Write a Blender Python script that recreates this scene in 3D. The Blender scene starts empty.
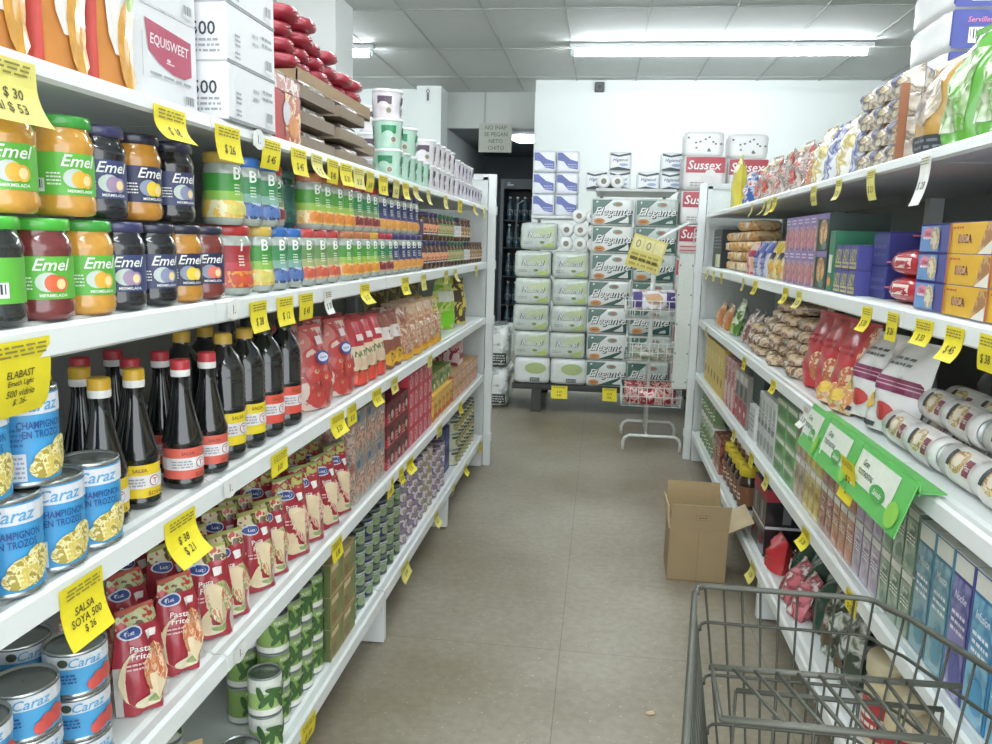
import bpy, math, random
from mathutils import Vector, Matrix, Euler
random.seed(7)
PI = math.pi
SC = bpy.context.scene
COL = SC.collection
sin, cos = math.sin, math.cos

# ------------------------------------------------------------------ materials
_M = {}
def lin(h):
    c = [int(h[i:i+2], 16)/255 for i in (0, 2, 4)]
    y = .3*c[0]+.59*c[1]+.11*c[2]
    c = [.03+.95*(y+(x-y)*.93) for x in c]  # blacks lifted and saturation lowered, a slight haze put into every colour
    return tuple(x/12.92 if x <= .04045 else ((x+.055)/1.055)**2.4 for x in c) + (1,)
def C(h, rough=.5, metal=0, coat=0, var=.10, scale=60):
    """plain colour with a faint procedural mottling"""
    k = ('C', h, rough, metal, coat, var, scale)
    if k in _M: return _M[k]
    m = bpy.data.materials.new('surface_' + h); m.use_nodes = True
    nt = m.node_tree; b = nt.nodes['Principled BSDF']
    b.inputs['Roughness'].default_value = rough; b.inputs['Metallic'].default_value = metal
    b.inputs['Coat Weight'].default_value = coat; b.inputs['Coat Roughness'].default_value = .12
    tc = nt.nodes.new('ShaderNodeTexCoord'); nz = nt.nodes.new('ShaderNodeTexNoise')
    nz.inputs['Scale'].default_value = scale; nz.inputs['Detail'].default_value = 3
    nt.links.new(tc.outputs['Object'], nz.inputs['Vector'])
    mx = nt.nodes.new('ShaderNodeMix'); mx.data_type = 'RGBA'
    c = lin(h)
    mx.inputs[6].default_value = tuple(x*(1-var) for x in c[:3]) + (1,)
    mx.inputs[7].default_value = tuple(min(1, x*(1+var)) for x in c[:3]) + (1,)
    nt.links.new(nz.outputs['Fac'], mx.inputs[0]); nt.links.new(mx.outputs[2], b.inputs['Base Color'])
    _M[k] = m; return m
def P(cols, scale=40, rough=.35, coat=.3, stretch=(1, 1, 1), dist=.6):
    """busy packet print: patches of several inks"""
    cols = cols.split() if isinstance(cols, str) else cols
    k = ('P', tuple(cols), scale, rough, coat, stretch)
    if k in _M: return _M[k]
    m = bpy.data.materials.new('print_' + cols[0]); m.use_nodes = True
    nt = m.node_tree; b = nt.nodes['Principled BSDF']
    b.inputs['Roughness'].default_value = rough; b.inputs['Coat Weight'].default_value = coat; b.inputs['Coat Roughness'].default_value = .15
    tc = nt.nodes.new('ShaderNodeTexCoord'); mp = nt.nodes.new('ShaderNodeMapping'); mp.inputs['Scale'].default_value = stretch
    nt.links.new(tc.outputs['Object'], mp.inputs['Vector'])
    nz = nt.nodes.new('ShaderNodeTexNoise'); nz.inputs['Scale'].default_value = scale; nz.inputs['Detail'].default_value = 2
    nz.inputs['Distortion'].default_value = dist
    nt.links.new(mp.outputs[0], nz.inputs['Vector'])
    cr = nt.nodes.new('ShaderNodeValToRGB'); cr.color_ramp.interpolation = 'LINEAR' if rough <= .25 else 'CONSTANT'; nz.inputs['Detail'].default_value = 4 if rough > .25 else 2
    n = len(cols); e = cr.color_ramp.elements
    e[0].position = 0; e[0].color = lin(cols[0])
    e[1].position = .36; e[1].color = lin(cols[1 % n])
    for i in range(2, n):
        x = e.new(.36 + .30*(i-1)/max(1, n-1)); x.color = lin(cols[i])
    nt.links.new(nz.outputs['Fac'], cr.inputs[0]); nt.links.new(cr.outputs[0], b.inputs['Base Color'])
    _M[k] = m; return m
def EM(h, s):
    k = ('E', h, s)
    if k in _M: return _M[k]
    m = bpy.data.materials.new('lamp_glow'); m.use_nodes = True
    nt = m.node_tree; b = nt.nodes['Principled BSDF']
    b.inputs['Base Color'].default_value = lin(h); b.inputs['Emission Color'].default_value = lin(h)
    b.inputs['Emission Strength'].default_value = s
    _M[k] = m; return m
def WRAP(h, a=.35):
    """clear plastic film over what lies behind"""
    k = ('W', h, a)
    if k in _M: return _M[k]
    m = bpy.data.materials.new('film_' + h); m.use_nodes = True
    b = m.node_tree.nodes['Principled BSDF']
    b.inputs['Base Color'].default_value = lin(h); b.inputs['Roughness'].default_value = .15; b.inputs['Alpha'].default_value = a
    _M[k] = m; return m

# ------------------------------------------------------------------ mesh building
class MB:
    def __init__(s): s.v = []; s.f = []; s.m = []; s.sm = []; s.mats = []
    def mi(s, mat):
        if mat not in s.mats: s.mats.append(mat)
        return s.mats.index(mat)
    def add(s, vs, fs, mat, smooth=False, M=None):
        o = len(s.v); i = s.mi(mat)
        s.v += [tuple(M @ Vector(v)) if M else tuple(v) for v in vs]
        for f in fs: s.f.append(tuple(o+k for k in f)); s.m.append(i); s.sm.append(smooth)
    def box(s, x0, x1, y0, y1, z0, z1, mat, M=None):
        vs = [(x, y, z) for x in (x0, x1) for y in (y0, y1) for z in (z0, z1)]
        s.add(vs, [(0, 1, 3, 2), (4, 6, 7, 5), (0, 4, 5, 1), (2, 3, 7, 6), (0, 2, 6, 4), (1, 5, 7, 3)], mat, False, M)
        return s
    def cbox(s, x0, x1, y0, y1, z0, z1, mat, c=.002, M=None):
        """box with chamfered edges"""
        vs = []; q = []
        for x, sx in ((x0, 1), (x1, -1)):
            for y, sy in ((y0, 1), (y1, -1)):
                for z, sz in ((z0, 1), (z1, -1)):
                    vs += [(x, y+sy*c, z+sz*c), (x+sx*c, y, z+sz*c), (x+sx*c, y+sy*c, z)]
        I = lambda a, b, d, k: (a*4+b*2+d)*3+k
        for a in (0, 1): q.append([I(a, 0, 0, 0), I(a, 0, 1, 0), I(a, 1, 1, 0), I(a, 1, 0, 0)][::1 if a == 0 else -1])
        for b in (0, 1): q.append([I(0, b, 0, 1), I(1, b, 0, 1), I(1, b, 1, 1), I(0, b, 1, 1)][::1 if b == 0 else -1])
        for d in (0, 1): q.append([I(0, 0, d, 2), I(0, 1, d, 2), I(1, 1, d, 2), I(1, 0, d, 2)][::1 if d == 0 else -1])
        for a in (0, 1):
            for b in (0, 1): q.append([I(a, b, 0, 0), I(a, b, 1, 0), I(a, b, 1, 1), I(a, b, 0, 1)])
            for d in (0, 1): q.append([I(a, 0, d, 0), I(a, 1, d, 0), I(a, 1, d, 2), I(a, 0, d, 2)])
        for b in (0, 1):
            for d in (0, 1): q.append([I(0, b, d, 1), I(1, b, d, 1), I(1, b, d, 2), I(0, b, d, 2)])
        for a in (0, 1):
            for b in (0, 1):
                for d in (0, 1): q.append([I(a, b, d, k) for k in (0, 1, 2)])
        s.add(vs, q, mat, False, M); return s
    def lathe(s, prof, mat, n=20, M=None, smooth=True, cap=True):
        vs = []; fs = []
        for r, z in prof:
            for i in range(n): vs.append((r*cos(2*PI*i/n), r*sin(2*PI*i/n), z))
        for j in range(len(prof)-1):
            for i in range(n):
                k = (i+1) % n
                fs.append((j*n+i, j*n+k, (j+1)*n+k, (j+1)*n+i))
        s.add(vs, fs, mat, smooth, M)
        if cap:
            L = len(prof)-1
            s.add(vs[:n], [tuple(range(n))[::-1]], mat, False, M)
            s.add(vs[L*n:], [tuple(range(n))], mat, False, M)
        return s
    def tube(s, pts, r, mat, n=6, closed=False):
        pts = [Vector(p) for p in pts]; N = len(pts); vs = []; fs = []
        prev = None
        for i, p in enumerate(pts):
            a = pts[(i-1) % N] if (closed or i > 0) else p
            b = pts[(i+1) % N] if (closed or i < N-1) else p
            t = (b-a).normalized()
            u = prev - t*prev.dot(t) if prev else t.cross(Vector((0, 0, 1)) if abs(t.z) < .9 else Vector((1, 0, 0)))
            u.normalize(); prev = u; w = t.cross(u)
            for k in range(n): vs.append(p + r*(cos(2*PI*k/n)*u + sin(2*PI*k/n)*w))
        for i in range(N if closed else N-1):
            j = (i+1) % N
            for k in range(n):
                l = (k+1) % n
                fs.append((i*n+k, i*n+l, j*n+l, j*n+k))
        if not closed: fs += [tuple(range(n))[::-1], tuple((N-1)*n+k for k in range(n))]
        s.add(vs, fs, mat, True); return s
    def grid(s, fn, nu, nv, mat, smooth=True, reg=None):
        vs = [fn(-1+2*i/nu, j/nv) for j in range(nv+1) for i in range(nu+1)]
        o = len(s.v); s.v += [tuple(v) for v in vs]
        for j in range(nv):
            for i in range(nu):
                mm = reg((-1+2*(i+.5)/nu), (j+.5)/nv) if reg else mat
                s.f.append((o+j*(nu+1)+i, o+j*(nu+1)+i+1, o+(j+1)*(nu+1)+i+1, o+(j+1)*(nu+1)+i))
                s.m.append(s.mi(mm or mat)); s.sm.append(smooth)
        return s
    def sbox(s, x0, x1, y0, y1, z0, z1, mat, k=8, n=6, wob=0, M=None, seed=0):
        """soft-edged pack: a cube pulled towards a superellipsoid"""
        rr = random.Random(seed); cx, cy, cz = (x0+x1)/2, (y0+y1)/2, (z0+z1)/2; hx, hy, hz = (x1-x0)/2, (y1-y0)/2, (z1-z0)/2
        vs = []; idx = {}; fs = []
        def vid(p):
            q = tuple(round(c, 4) for c in p)
            if q not in idx:
                d = sum(abs(c)**k for c in p)**(1/k)
                w = 1+wob*(rr.random()-.5)
                idx[q] = len(vs); vs.append((cx+hx*p[0]/d*w, cy+hy*p[1]/d*w, cz+hz*p[2]/d*w))
            return idx[q]
        for ax in range(3):
            for sg in (-1, 1):
                for i in range(n):
                    for j in range(n):
                        q = []
                        for a, b in ((0, 0), (1, 0), (1, 1), (0, 1)):
                            u = -1+2*(i+a)/n; w = -1+2*(j+b)/n
                            u = math.tan(u*PI/4)*.0+u; p = [0, 0, 0]; p[ax] = sg; p[(ax+1) % 3] = u; p[(ax+2) % 3] = w
                            q.append(vid(p))
                        fs.append(q if sg > 0 else q[::-1])
        s.add(vs, fs, mat, True, M); return s
    def mesh(s, name):
        me = bpy.data.meshes.new(name); me.from_pydata(s.v, [], s.f)
        for m in s.mats: me.materials.append(m)
        me.polygons.foreach_set('material_index', s.m); me.polygons.foreach_set('use_smooth', s.sm)
        me.update(); return me

_T = {}
def glyphs(txt, shear=0):
    k = (txt, shear)
    if k in _T: return _T[k]
    cu = bpy.data.curves.new('lettering', 'FONT'); cu.body = txt; cu.shear = shear; cu.offset = .012; cu.resolution_u = 2; cu.align_x = 'CENTER'
    cu.space_line = .9
    ob = bpy.data.objects.new('lettering', cu); me = bpy.data.meshes.new_from_object(ob)
    vs = [v.co.to_2d() for v in me.vertices]; fs = [tuple(p.vertices) for p in me.polygons]
    bpy.data.objects.remove(ob); bpy.data.meshes.remove(me); bpy.data.curves.remove(cu)
    if vs:
        x0, x1 = min(v.x for v in vs), max(v.x for v in vs); y0, y1 = min(v.y for v in vs), max(v.y for v in vs)
        vs = [((v.x-(x0+x1)/2), (v.y-(y0+y1)/2)) for v in vs]; _T[k] = (vs, fs, x1-x0, y1-y0)
    else: _T[k] = ([], [], 1, 1)
    return _T[k]

class D:
    """prints flat shapes and lettering onto a surface fn(a, b, offset)"""
    def __init__(s, mb, fn, off=.0006): s.mb = mb; s.fn = fn; s.o = off
    def nx(s): s.o += .00035; return s.o
    def rect(s, a0, b0, a1, b1, mat, n=8, m=4):
        o = s.nx()
        vs = [s.fn(a0+(a1-a0)*i/n, b0+(b1-b0)*j/m, o) for j in range(m+1) for i in range(n+1)]
        s.mb.add(vs, [(j*(n+1)+i, j*(n+1)+i+1, (j+1)*(n+1)+i+1, (j+1)*(n+1)+i) for j in range(m) for i in range(n)], mat); return s
    def ell(s, ca, cb, ra, rb, mat, n=14, rot=0):
        o = s.nx(); vs = [s.fn(ca, cb, o)]
        for q in (.5, 1):
            for i in range(n):
                t = 2*PI*i/n; x = ra*q*cos(t); y = rb*q*sin(t)
                vs.append(s.fn(ca+x*cos(rot)-y*sin(rot), cb+x*sin(rot)+y*cos(rot), o))
        fs = [(0, 1+i, 1+(i+1) % n) for i in range(n)] + [(1+i, 1+n+i, 1+n+(i+1) % n, 1+(i+1) % n) for i in range(n)]
        s.mb.add(vs, fs, mat); return s
    def txt(s, t, ca, cb, h, mat, shear=0, wmax=None, rot=0):
        o = s.nx(); vs, fs, w, hh = glyphs(t, shear)
        k = h/hh; kx = k
        if wmax and w*kx > wmax: kx = wmax/w
        c, q = cos(rot), sin(rot)
        s.mb.add([s.fn(ca+x*kx*c-y*k*q, cb+x*kx*q+y*k*c, o) for x, y in vs], fs, mat); return s
    def poly(s, pts, mat):
        o = s.nx(); s.mb.add([s.fn(a, b, o) for a, b in pts], [tuple(range(len(pts)))], mat); return s
    def bars(s, a0, b0, a1, b1, n=7):
        s.rect(a0, b0, a1, b1, C('e9ecec'), 3, 1)
        w = (a1-a0)/(n*2+1)
        for i in range(n): s.rect(a0+w*(2*i+1), b0+(b1-b0)*.25, a0+w*(2*i+1.5+.5*(i % 2)), b1-(b1-b0)*.1, C('30343a'), 1, 1); s.o -= .00035
        return s
    def scrib(s, a0, b0, a1, b1, lines, mat, seed=1):
        """rows of small print too small to read"""
        r = random.Random(seed); h = (b1-b0)/lines
        for i in range(lines):
            a = a0+(a1-a0)*.05*r.random(); b = b1-h*(i+.75)
            while a < a1-.0005:
                w = (a1-a0)*(.08+.2*r.random()); e = min(a+w, a1)
                s.rect(a, b, e, b+h*.45, mat, 2, 1); s.o -= .00035; a = e+(a1-a0)*.05
        return s
def cyl(r): return lambda a, b, o: ((r+o)*cos(a/r), (r+o)*sin(a/r), b)
def fx(x): return lambda a, b, o: (x+o, a, b)
def fny(y): return lambda a, b, o: (a, y-o, b)
def fpy(y): return lambda a, b, o: (-a, y+o, b)
def ftop(z): return lambda a, b, o: (b, -a, z+o)          # read from +x side... a along -y
WH = 'eef1f0'

# ------------------------------------------------------------------ things
KIND = {}
def kind(name, cat, parts, d, w=None, h=None, key=None):
    """parts: list of (part name or None, MB, [sub-parts]) ; one part named None = the thing itself"""
    out = []
    for p in parts:
        sub = [(q[0], q[1].mesh(q[0])) for q in (p[2] if len(p) > 2 else [])]
        lab = p[3] if len(p) > 3 else None
        out.append((p[0], p[1].mesh(p[0] or name), sub, lab))
    KIND[key or name] = dict(name=name, cat=cat, parts=out, d=d, w=w or d, h=h)
def put(key, loc, rz=0, label='', group=None, rot=None):
    k = KIND[key]
    if len(k['parts']) == 1 and k['parts'][0][0] is None: o = bpy.data.objects.new(k['name'], k['parts'][0][1])
    else: o = bpy.data.objects.new(k['name'], None); o.empty_display_size = .03
    COL.objects.link(o); o.location = loc; o.rotation_euler = rot if rot else (0, 0, rz)
    o['label'] = label; o['category'] = k['cat']
    if group: o['group'] = group
    for pn, me, sub, lab in k['parts']:
        if pn is None:
            q = o
        else:
            q = bpy.data.objects.new(pn, me); COL.objects.link(q); q.parent = o
            if lab: q['label'] = lab
        for sn, sm in sub:
            z = bpy.data.objects.new(sn, sm); COL.objects.link(z); z.parent = q
    return o
def structure(name, mb, parent=None):
    o = bpy.data.objects.new(name, mb.mesh(name)); COL.objects.link(o)
    if parent: o.parent = parent
    else: o['kind'] = 'structure'
    return o
ORD = ['nearest', 'second', 'third', 'fourth', 'fifth', 'sixth', 'seventh', 'eighth', 'ninth', 'tenth', 'eleventh', 'twelfth',
       'thirteenth', 'fourteenth', 'fifteenth', 'sixteenth', 'seventeenth', 'eighteenth', 'nineteenth', 'twentieth'] + ['%dth' % i for i in range(21, 60)]
LAY = {1: [''], 2: ['lower', 'upper'], 3: ['bottom', 'middle', 'top'], 4: ['bottom', 'second-level', 'third-level', 'top'],
       5: ['bottom', 'second-level', 'third-level', 'fourth-level', 'top'], 6: ['bottom', 'second-level', 'third-level', 'fourth-level', 'fifth-level', 'top']}
ROW = {1: [''], 2: ['front row', 'back row'], 3: ['front row', 'middle row', 'back row']}
def words(*a): return ', '.join(x for x in a if x)
def fill(key, ys, side, z, desc, place, group, layers=1, dz=None, rows=1, dx=None, inset=.01, jit=.0, yaw=0, tilt=0, start=0, laynames=None, rownames=None, dyr=0, xj=0):
    k = KIND[key]; dz = dz or k['h']; dx = dx or k['d']*1.04
    ys = list(ys); ln = laynames or LAY[layers]; rn = rownames or ROW[rows]
    for i, y in enumerate(ys):
        for r in range(rows):
            L = layers(i, r) if callable(layers) else layers
            for l in range(L):
                x = side*((.60 if side < 0 else .565)+inset+k['d']/2+r*dx+xj*random.random())
                pos = '' if len(ys) == 1 and not start else ('nearest one' if i+start == 0 else ORD[i+start]+' from near end')
                lay = ln[l] + (' layer' if ln[l] and ' ' not in ln[l] else '')
                lb = words(desc, lay, pos, rn[r], place)
                assert 4 <= len(lb.split()) <= 16, lb
                rz = (0 if side < 0 else PI)+yaw+jit*(random.random()-.5)
                put(key, (x, y+dyr*r, z+l*dz+.0005), rz, lb, group, rot=(0, tilt, rz) if tilt else None)
def rng(a, b, n): return [a+(b-a)*i/max(1, n-1) for i in range(n)]
S1, S2, S3, S4, S5 = 1.380, 1.10, .81, .509, .173
ZS = [S1, S2, S3, S4, S5]

# ------------------------------------------------------------------ camera, light
F = Vector((106, -127, 800)).normalized()
Dn = Vector((-127, 4934, 800)); Dn = (Dn-F*Dn.dot(F)).normalized(); Rr = Dn.cross(F).normalized()
# rows: world axes in camera coordinates (x right, y down, z forward)
def w2(v): return Vector((v.dot(Rr), v.dot(F), -v.dot(Dn)))
right, up, back = w2(Vector((1, 0, 0))), w2(Vector((0, -1, 0))), w2(Vector((0, 0, -1)))
cam = bpy.data.objects.new('camera', bpy.data.cameras.new('camera'))
cam.matrix_world = Matrix(((right.x, up.x, back.x, 0), (right.y, up.y, back.y, 0), (right.z, up.z, back.z, 1.2), (0, 0, 0, 1)))
cam.data.sensor_width = 36; cam.data.lens = 36*800/992; cam.data.clip_start = .02
COL.objects.link(cam); SC.camera = cam
SC.view_settings.view_transform = 'Standard'; SC.view_settings.look = 'None'; SC.view_settings.gamma = 1
SC.view_settings.exposure = 1.55
wd = bpy.data.worlds.new('ambient_fill'); SC.world = wd; wd.use_nodes = True  # world added as ambient fill, entering by the open end behind the camera
wd.node_tree.nodes['Background'].inputs[0].default_value = (.93, .97, 1, 1); wd.node_tree.nodes['Background'].inputs[1].default_value = 1.15

# ------------------------------------------------------------------ the room
ZC = 2.9
wall_paint = C('e0e8e5', .6, var=.02, scale=3)
def floor_mat():
    m = bpy.data.materials.new('worn_vinyl_floor'); m.use_nodes = True; nt = m.node_tree; b = nt.nodes['Principled BSDF']
    tc = nt.nodes.new('ShaderNodeTexCoord')
    def noise(sc, det, col):
        n = nt.nodes.new('ShaderNodeTexNoise'); n.inputs['Scale'].default_value = sc; n.inputs['Detail'].default_value = det
        nt.links.new(tc.outputs['Object'], n.inputs['Vector'])
        r = nt.nodes.new('ShaderNodeValToRGB'); nt.links.new(n.outputs['Fac'], r.inputs[0])
        r.color_ramp.elements[0].position = col[0]; r.color_ramp.elements[0].color = lin(col[1])
        r.color_ramp.elements[1].position = col[2]; r.color_ramp.elements[1].color = lin(col[3]); return r.outputs[0]
    a = noise(1.1, 6, (.32, '85785f', .66, 'aca695')); c = noise(38, 3, (.38, 'a8a396', .62, 'ffffff')); e = noise(90, 2, (.66, '000000', .72, 'ffffff'))
    m1 = nt.nodes.new('ShaderNodeMix'); m1.data_type = 'RGBA'; m1.blend_type = 'MULTIPLY'; m1.inputs[0].default_value = .22
    nt.links.new(a, m1.inputs[6]); nt.links.new(c, m1.inputs[7])
    m2 = nt.nodes.new('ShaderNodeMix'); m2.data_type = 'RGBA'; nt.links.new(e, m2.inputs[0]); nt.links.new(m1.outputs[2], m2.inputs[6]); m2.inputs[7].default_value = lin('b5ae9c')
    br = nt.nodes.new('ShaderNodeTexBrick'); br.offset = 0; br.inputs['Scale'].default_value = 1
    for k, v in (('Brick Width', .6), ('Row Height', 2.44), ('Mortar Size', .0016), ('Mortar Smooth', .3)): br.inputs[k].default_value = v
    br.inputs['Color1'].default_value = br.inputs['Color2'].default_value = (1, 1, 1, 1); br.inputs['Mortar'].default_value = (.62, .62, .62, 1)
    mp = nt.nodes.new('ShaderNodeMapping'); mp.inputs['Location'].default_value = (.07, .2, 0)
    nt.links.new(tc.outputs['Object'], mp.inputs['Vector']); nt.links.new(mp.outputs[0], br.inputs['Vector'])
    m3 = nt.nodes.new('ShaderNodeMix'); m3.data_type = 'RGBA'; m3.blend_type = 'MULTIPLY'; m3.inputs[0].default_value = 1
    nt.links.new(m2.outputs[2], m3.inputs[6]); nt.links.new(br.outputs['Color'], m3.inputs[7]); nt.links.new(m3.outputs[2], b.inputs['Base Color'])
    b.inputs['Roughness'].default_value = .38; b.inputs['Specular IOR Level'].default_value = .45
    return m
mb = MB(); mb.box(-5, 4.5, -1.5, 13, -.08, 0, floor_mat()); structure('floor', mb)
ceil_m = C('c6cbca', .8, var=.03, scale=4)
mb = MB(); mb.box(-5, 4.5, -1.5, 9.6, ZC, ZC+.1, ceil_m); structure('ceiling', mb)
mb = MB(); gm = C('a4aaa8', .6)
for k in range(-8, 9): mb.box(-.34+.61*k-.007, -.34+.61*k+.007, -1.5, 9.3, ZC-.007, ZC+.002, gm)
for k in range(-6, 3): mb.box(-5, 4.5, 6.19+1.22*k-.007, 6.19+1.22*k+.007, ZC-.0075, ZC+.002, gm)
structure('ceiling_grid', mb)
mb = MB(); mb.box(-.77, 4.6, 8.8, 8.95, 0, ZC+.05, wall_paint); structure('wall_back', mb)
mb = MB(); mb.box(4.5, 4.6, -1.5, 8.8, 0, ZC+.05, wall_paint); structure('wall_right', mb)
mb = MB(); mb.box(-5.1, -5, -1.5, 13, 0, ZC+.05, wall_paint); structure('wall_left', mb)
mb = MB(); mb.box(-5, -2.13, 9.3, 9.45, 0, ZC+.05, wall_paint); structure('wall_rear', mb)
mb = MB(); mb.box(-2.36, -1.93, 5.75, 6.15, 0, ZC, C('f0f4f2', .6, var=.02)); structure('column', mb)
mb = MB(); mb.box(-2.13, -1.85, 9.12, 9.5, 0, ZC, wall_paint); structure('column_rear', mb)
mb = MB(); mb.box(-1.95, -1.85, 9.5, 12.6, 0, ZC, C('bcc4c2', .6, var=.03)); structure('wall_passage', mb)
# plasterboard drop over the passage, darker store room behind
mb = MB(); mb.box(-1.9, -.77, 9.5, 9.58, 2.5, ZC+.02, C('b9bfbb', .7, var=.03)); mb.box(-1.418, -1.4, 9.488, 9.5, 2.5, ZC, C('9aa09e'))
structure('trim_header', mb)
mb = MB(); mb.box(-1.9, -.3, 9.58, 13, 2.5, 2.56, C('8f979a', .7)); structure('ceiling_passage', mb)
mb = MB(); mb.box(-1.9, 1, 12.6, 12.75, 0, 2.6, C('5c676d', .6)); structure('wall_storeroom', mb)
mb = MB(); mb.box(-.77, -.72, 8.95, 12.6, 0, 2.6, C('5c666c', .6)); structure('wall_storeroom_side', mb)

# ------------------------------------------------------------------ fluorescent battens
def batten(x, y, L, label, z=ZC, s=34):
    o = bpy.data.objects.new('fluorescent_lamp', None); COL.objects.link(o); o.location = (x, y, z); o['label'] = label; o['category'] = 'ceiling lamp'
    o['group'] = 'fluorescent tube lamps'
    b = MB(); wm = C('dfe4e4', .4)
    b.box(-L/2, L/2, -.045, .045, -.045, -.001, wm); b.box(-L/2, L/2, -.052, .052, -.008, -.0015, C('9aa3a3'))
    t = MB(); t.lathe([(.018, -L/2+.05), (.018, L/2-.05)], EM('f4fbff', s), 12, Matrix.Translation((0, 0, -.085)) @ Matrix.Rotation(PI/2, 4, 'Y'))
    parts = [('lamp_body', b), ('fluorescent_tube', t)]
    for sx in (-1, 1):
        e = MB(); e.cbox(sx*(L/2-.025)-.02, sx*(L/2-.025)+.02, -.022, .022, -.105, -.045, C('b5bcbc', .4)); parts.append(('lamp_holder', e))
    for n, m in parts:
        q = bpy.data.objects.new(n, m.mesh(n)); COL.objects.link(q); q.parent = o
batten(.89, 7.25, 2.48, 'long lit fluorescent tube on the ceiling before the white back wall')
batten(-3.32, 7.25, 2.48, 'fluorescent tube partly hidden behind the white column')
def batten_y(x, y, s, lab):
    batten(x, y, 2.48, lab, s=s)
batten_y(-.1, 3.9, 23, 'fluorescent tube on the ceiling across the aisle, first out of view')
batten_y(-.1, 1.5, 23, 'fluorescent tube on the ceiling above the shopping trolley')
batten_y(-.1, -.7, 23, 'fluorescent tube on the ceiling behind the viewer')
# round store room lamp glimpsed past the cardboard sign
mb = MB(); mb.lathe([(.02, 2.497), (.15, 2.49), (.17, 2.46), (.10, 2.43), (.01, 2.42)], EM('f4fbff', 6), 20, Matrix.Translation((-1.0, 10.2, 0)))
kind('dome_lamp', 'ceiling lamp', [(None, mb)], .3); put('dome_lamp', (0, 0, 0), 0, 'round lit lamp glimpsed beyond the hanging cardboard sign')

# ------------------------------------------------------------------ shelving
white = C('e6ecea', .35, var=.03, scale=8)
def shelf_unit(side, y0, y1, label, end=False):
    X = lambda a: side*a
    lipx = .592 if side < 0 else .553
    o = bpy.data.objects.new('shelf_unit', None); COL.objects.link(o); o.location = (X(lipx+.2), (y0+y1)/2, 0)
    o['label'] = label; o['category'] = 'shelving'; o['group'] = 'white steel shelving bays'
    def part(n, mb):
        m = mb.mesh(n); q = bpy.data.objects.new(n, m); COL.objects.link(q); q.parent = o; q.location = (-o.location.x, -o.location.y, 0); return q
    bx = lambda mb, a, b, c, d, e, f, m: mb.box(min(X(a), X(b)), max(X(a), X(b)), c, d, e, f, m)
    for z in ZS:
        mb = MB()
        # pressed steel tray: plate, rounded price lip, underside stiffener
        lh = .024 if z == S1 else .038
        pr = [(lipx+.44, z), (lipx+.03, z), (lipx+.022, z-.004), (lipx+.006, z-.001), (lipx, z-.006), (lipx-.002, z-lh+.004), (lipx+.004, z-lh), (lipx+.02, z-lh+.006), (lipx+.06, z-lh+.004), (lipx+.44, z-lh+.004)]
        n = len(pr); vs = [(X(a), yy, b) for yy in (y0+.002, y1-.002) for a, b in pr]
        mb.add(vs, [(i, (i+1) % n, n+(i+1) % n, n+i) for i in range(n)] + [tuple(range(n)), tuple(range(n, 2*n))], white)
        part('shelf', mb)
    mb = MB(); bp = C('8b9492' if side > 0 else 'b9c0bd', .6); bx(mb, lipx+.442, lipx+.455, y0, y1, .002, 1.53, bp); part('back_panel', mb)  # shade put into the greyer biscuit panel; panels reach floor to block light
    ys = [y0] + ([y1] if end else [])
    for yy in ys:
        mb = MB()
        vs = [(X(a), yy+d, b) for d in ((.002, .03) if yy == y0 else (-.03, -.002)) for a, b in ((lipx+.004, .006), (lipx+.004, .134), (lipx+.44, .134), (lipx+.44, .004), (lipx+.09, .004))]
        mb.add(vs, [(0, 1, 2, 3, 4), (5, 6, 7, 8, 9)] + [(i, (i+1) % 5, 5+(i+1) % 5, 5+i) for i in range(5)], white); part('foot', mb)
        mb = MB(); e = 0 if yy == y0 else -.042; bx(mb, lipx+.40, lipx+.44, yy+e+.002, yy+e+.04, .0, 1.54, white); part('upright', mb)
    if end:
        mb = MB(); e = y1+.016
        bx(mb, lipx-.038, lipx, e, e+.035, 0, 1.545, white); bx(mb, lipx+.005, lipx+.03, e, e+.03, .0, 1.53, C('cdd4d1', .4))
        bx(mb, lipx+.40, lipx+.44, e, e+.035, 0, 1.545, white); bx(mb, lipx, lipx+.40, e, e+.03, 1.515, 1.545, C('c4cbc9', .4))
        part('end_frame', mb)
        mb = MB(); bx(mb, lipx+.03, lipx+.40, e+.008, e+.014, .10, 1.515, C('cfd5d1', .5)); part('end_panel', mb)
        mb = MB()
        for z in ZS:
            mb = MB(); bx(mb, lipx-.043, lipx-.002, e-.004, e+.037, z-.04, z+.004, white); part('shelf_bracket', mb)
names = ['nearest the viewer', 'second from the viewer', 'third from the viewer', 'at the far end of the run']
for i in range(4): shelf_unit(-1, .18+i, 1.18+i-(.0 if i < 3 else .012), 'white steel shelving bay of the jam run, ' + names[i], i == 3)
for i in range(4): shelf_unit(1, .55+i, 1.55+i-(.0 if i < 3 else .012), 'white steel shelving bay of the biscuit run, ' + names[i], i == 3)

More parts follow.
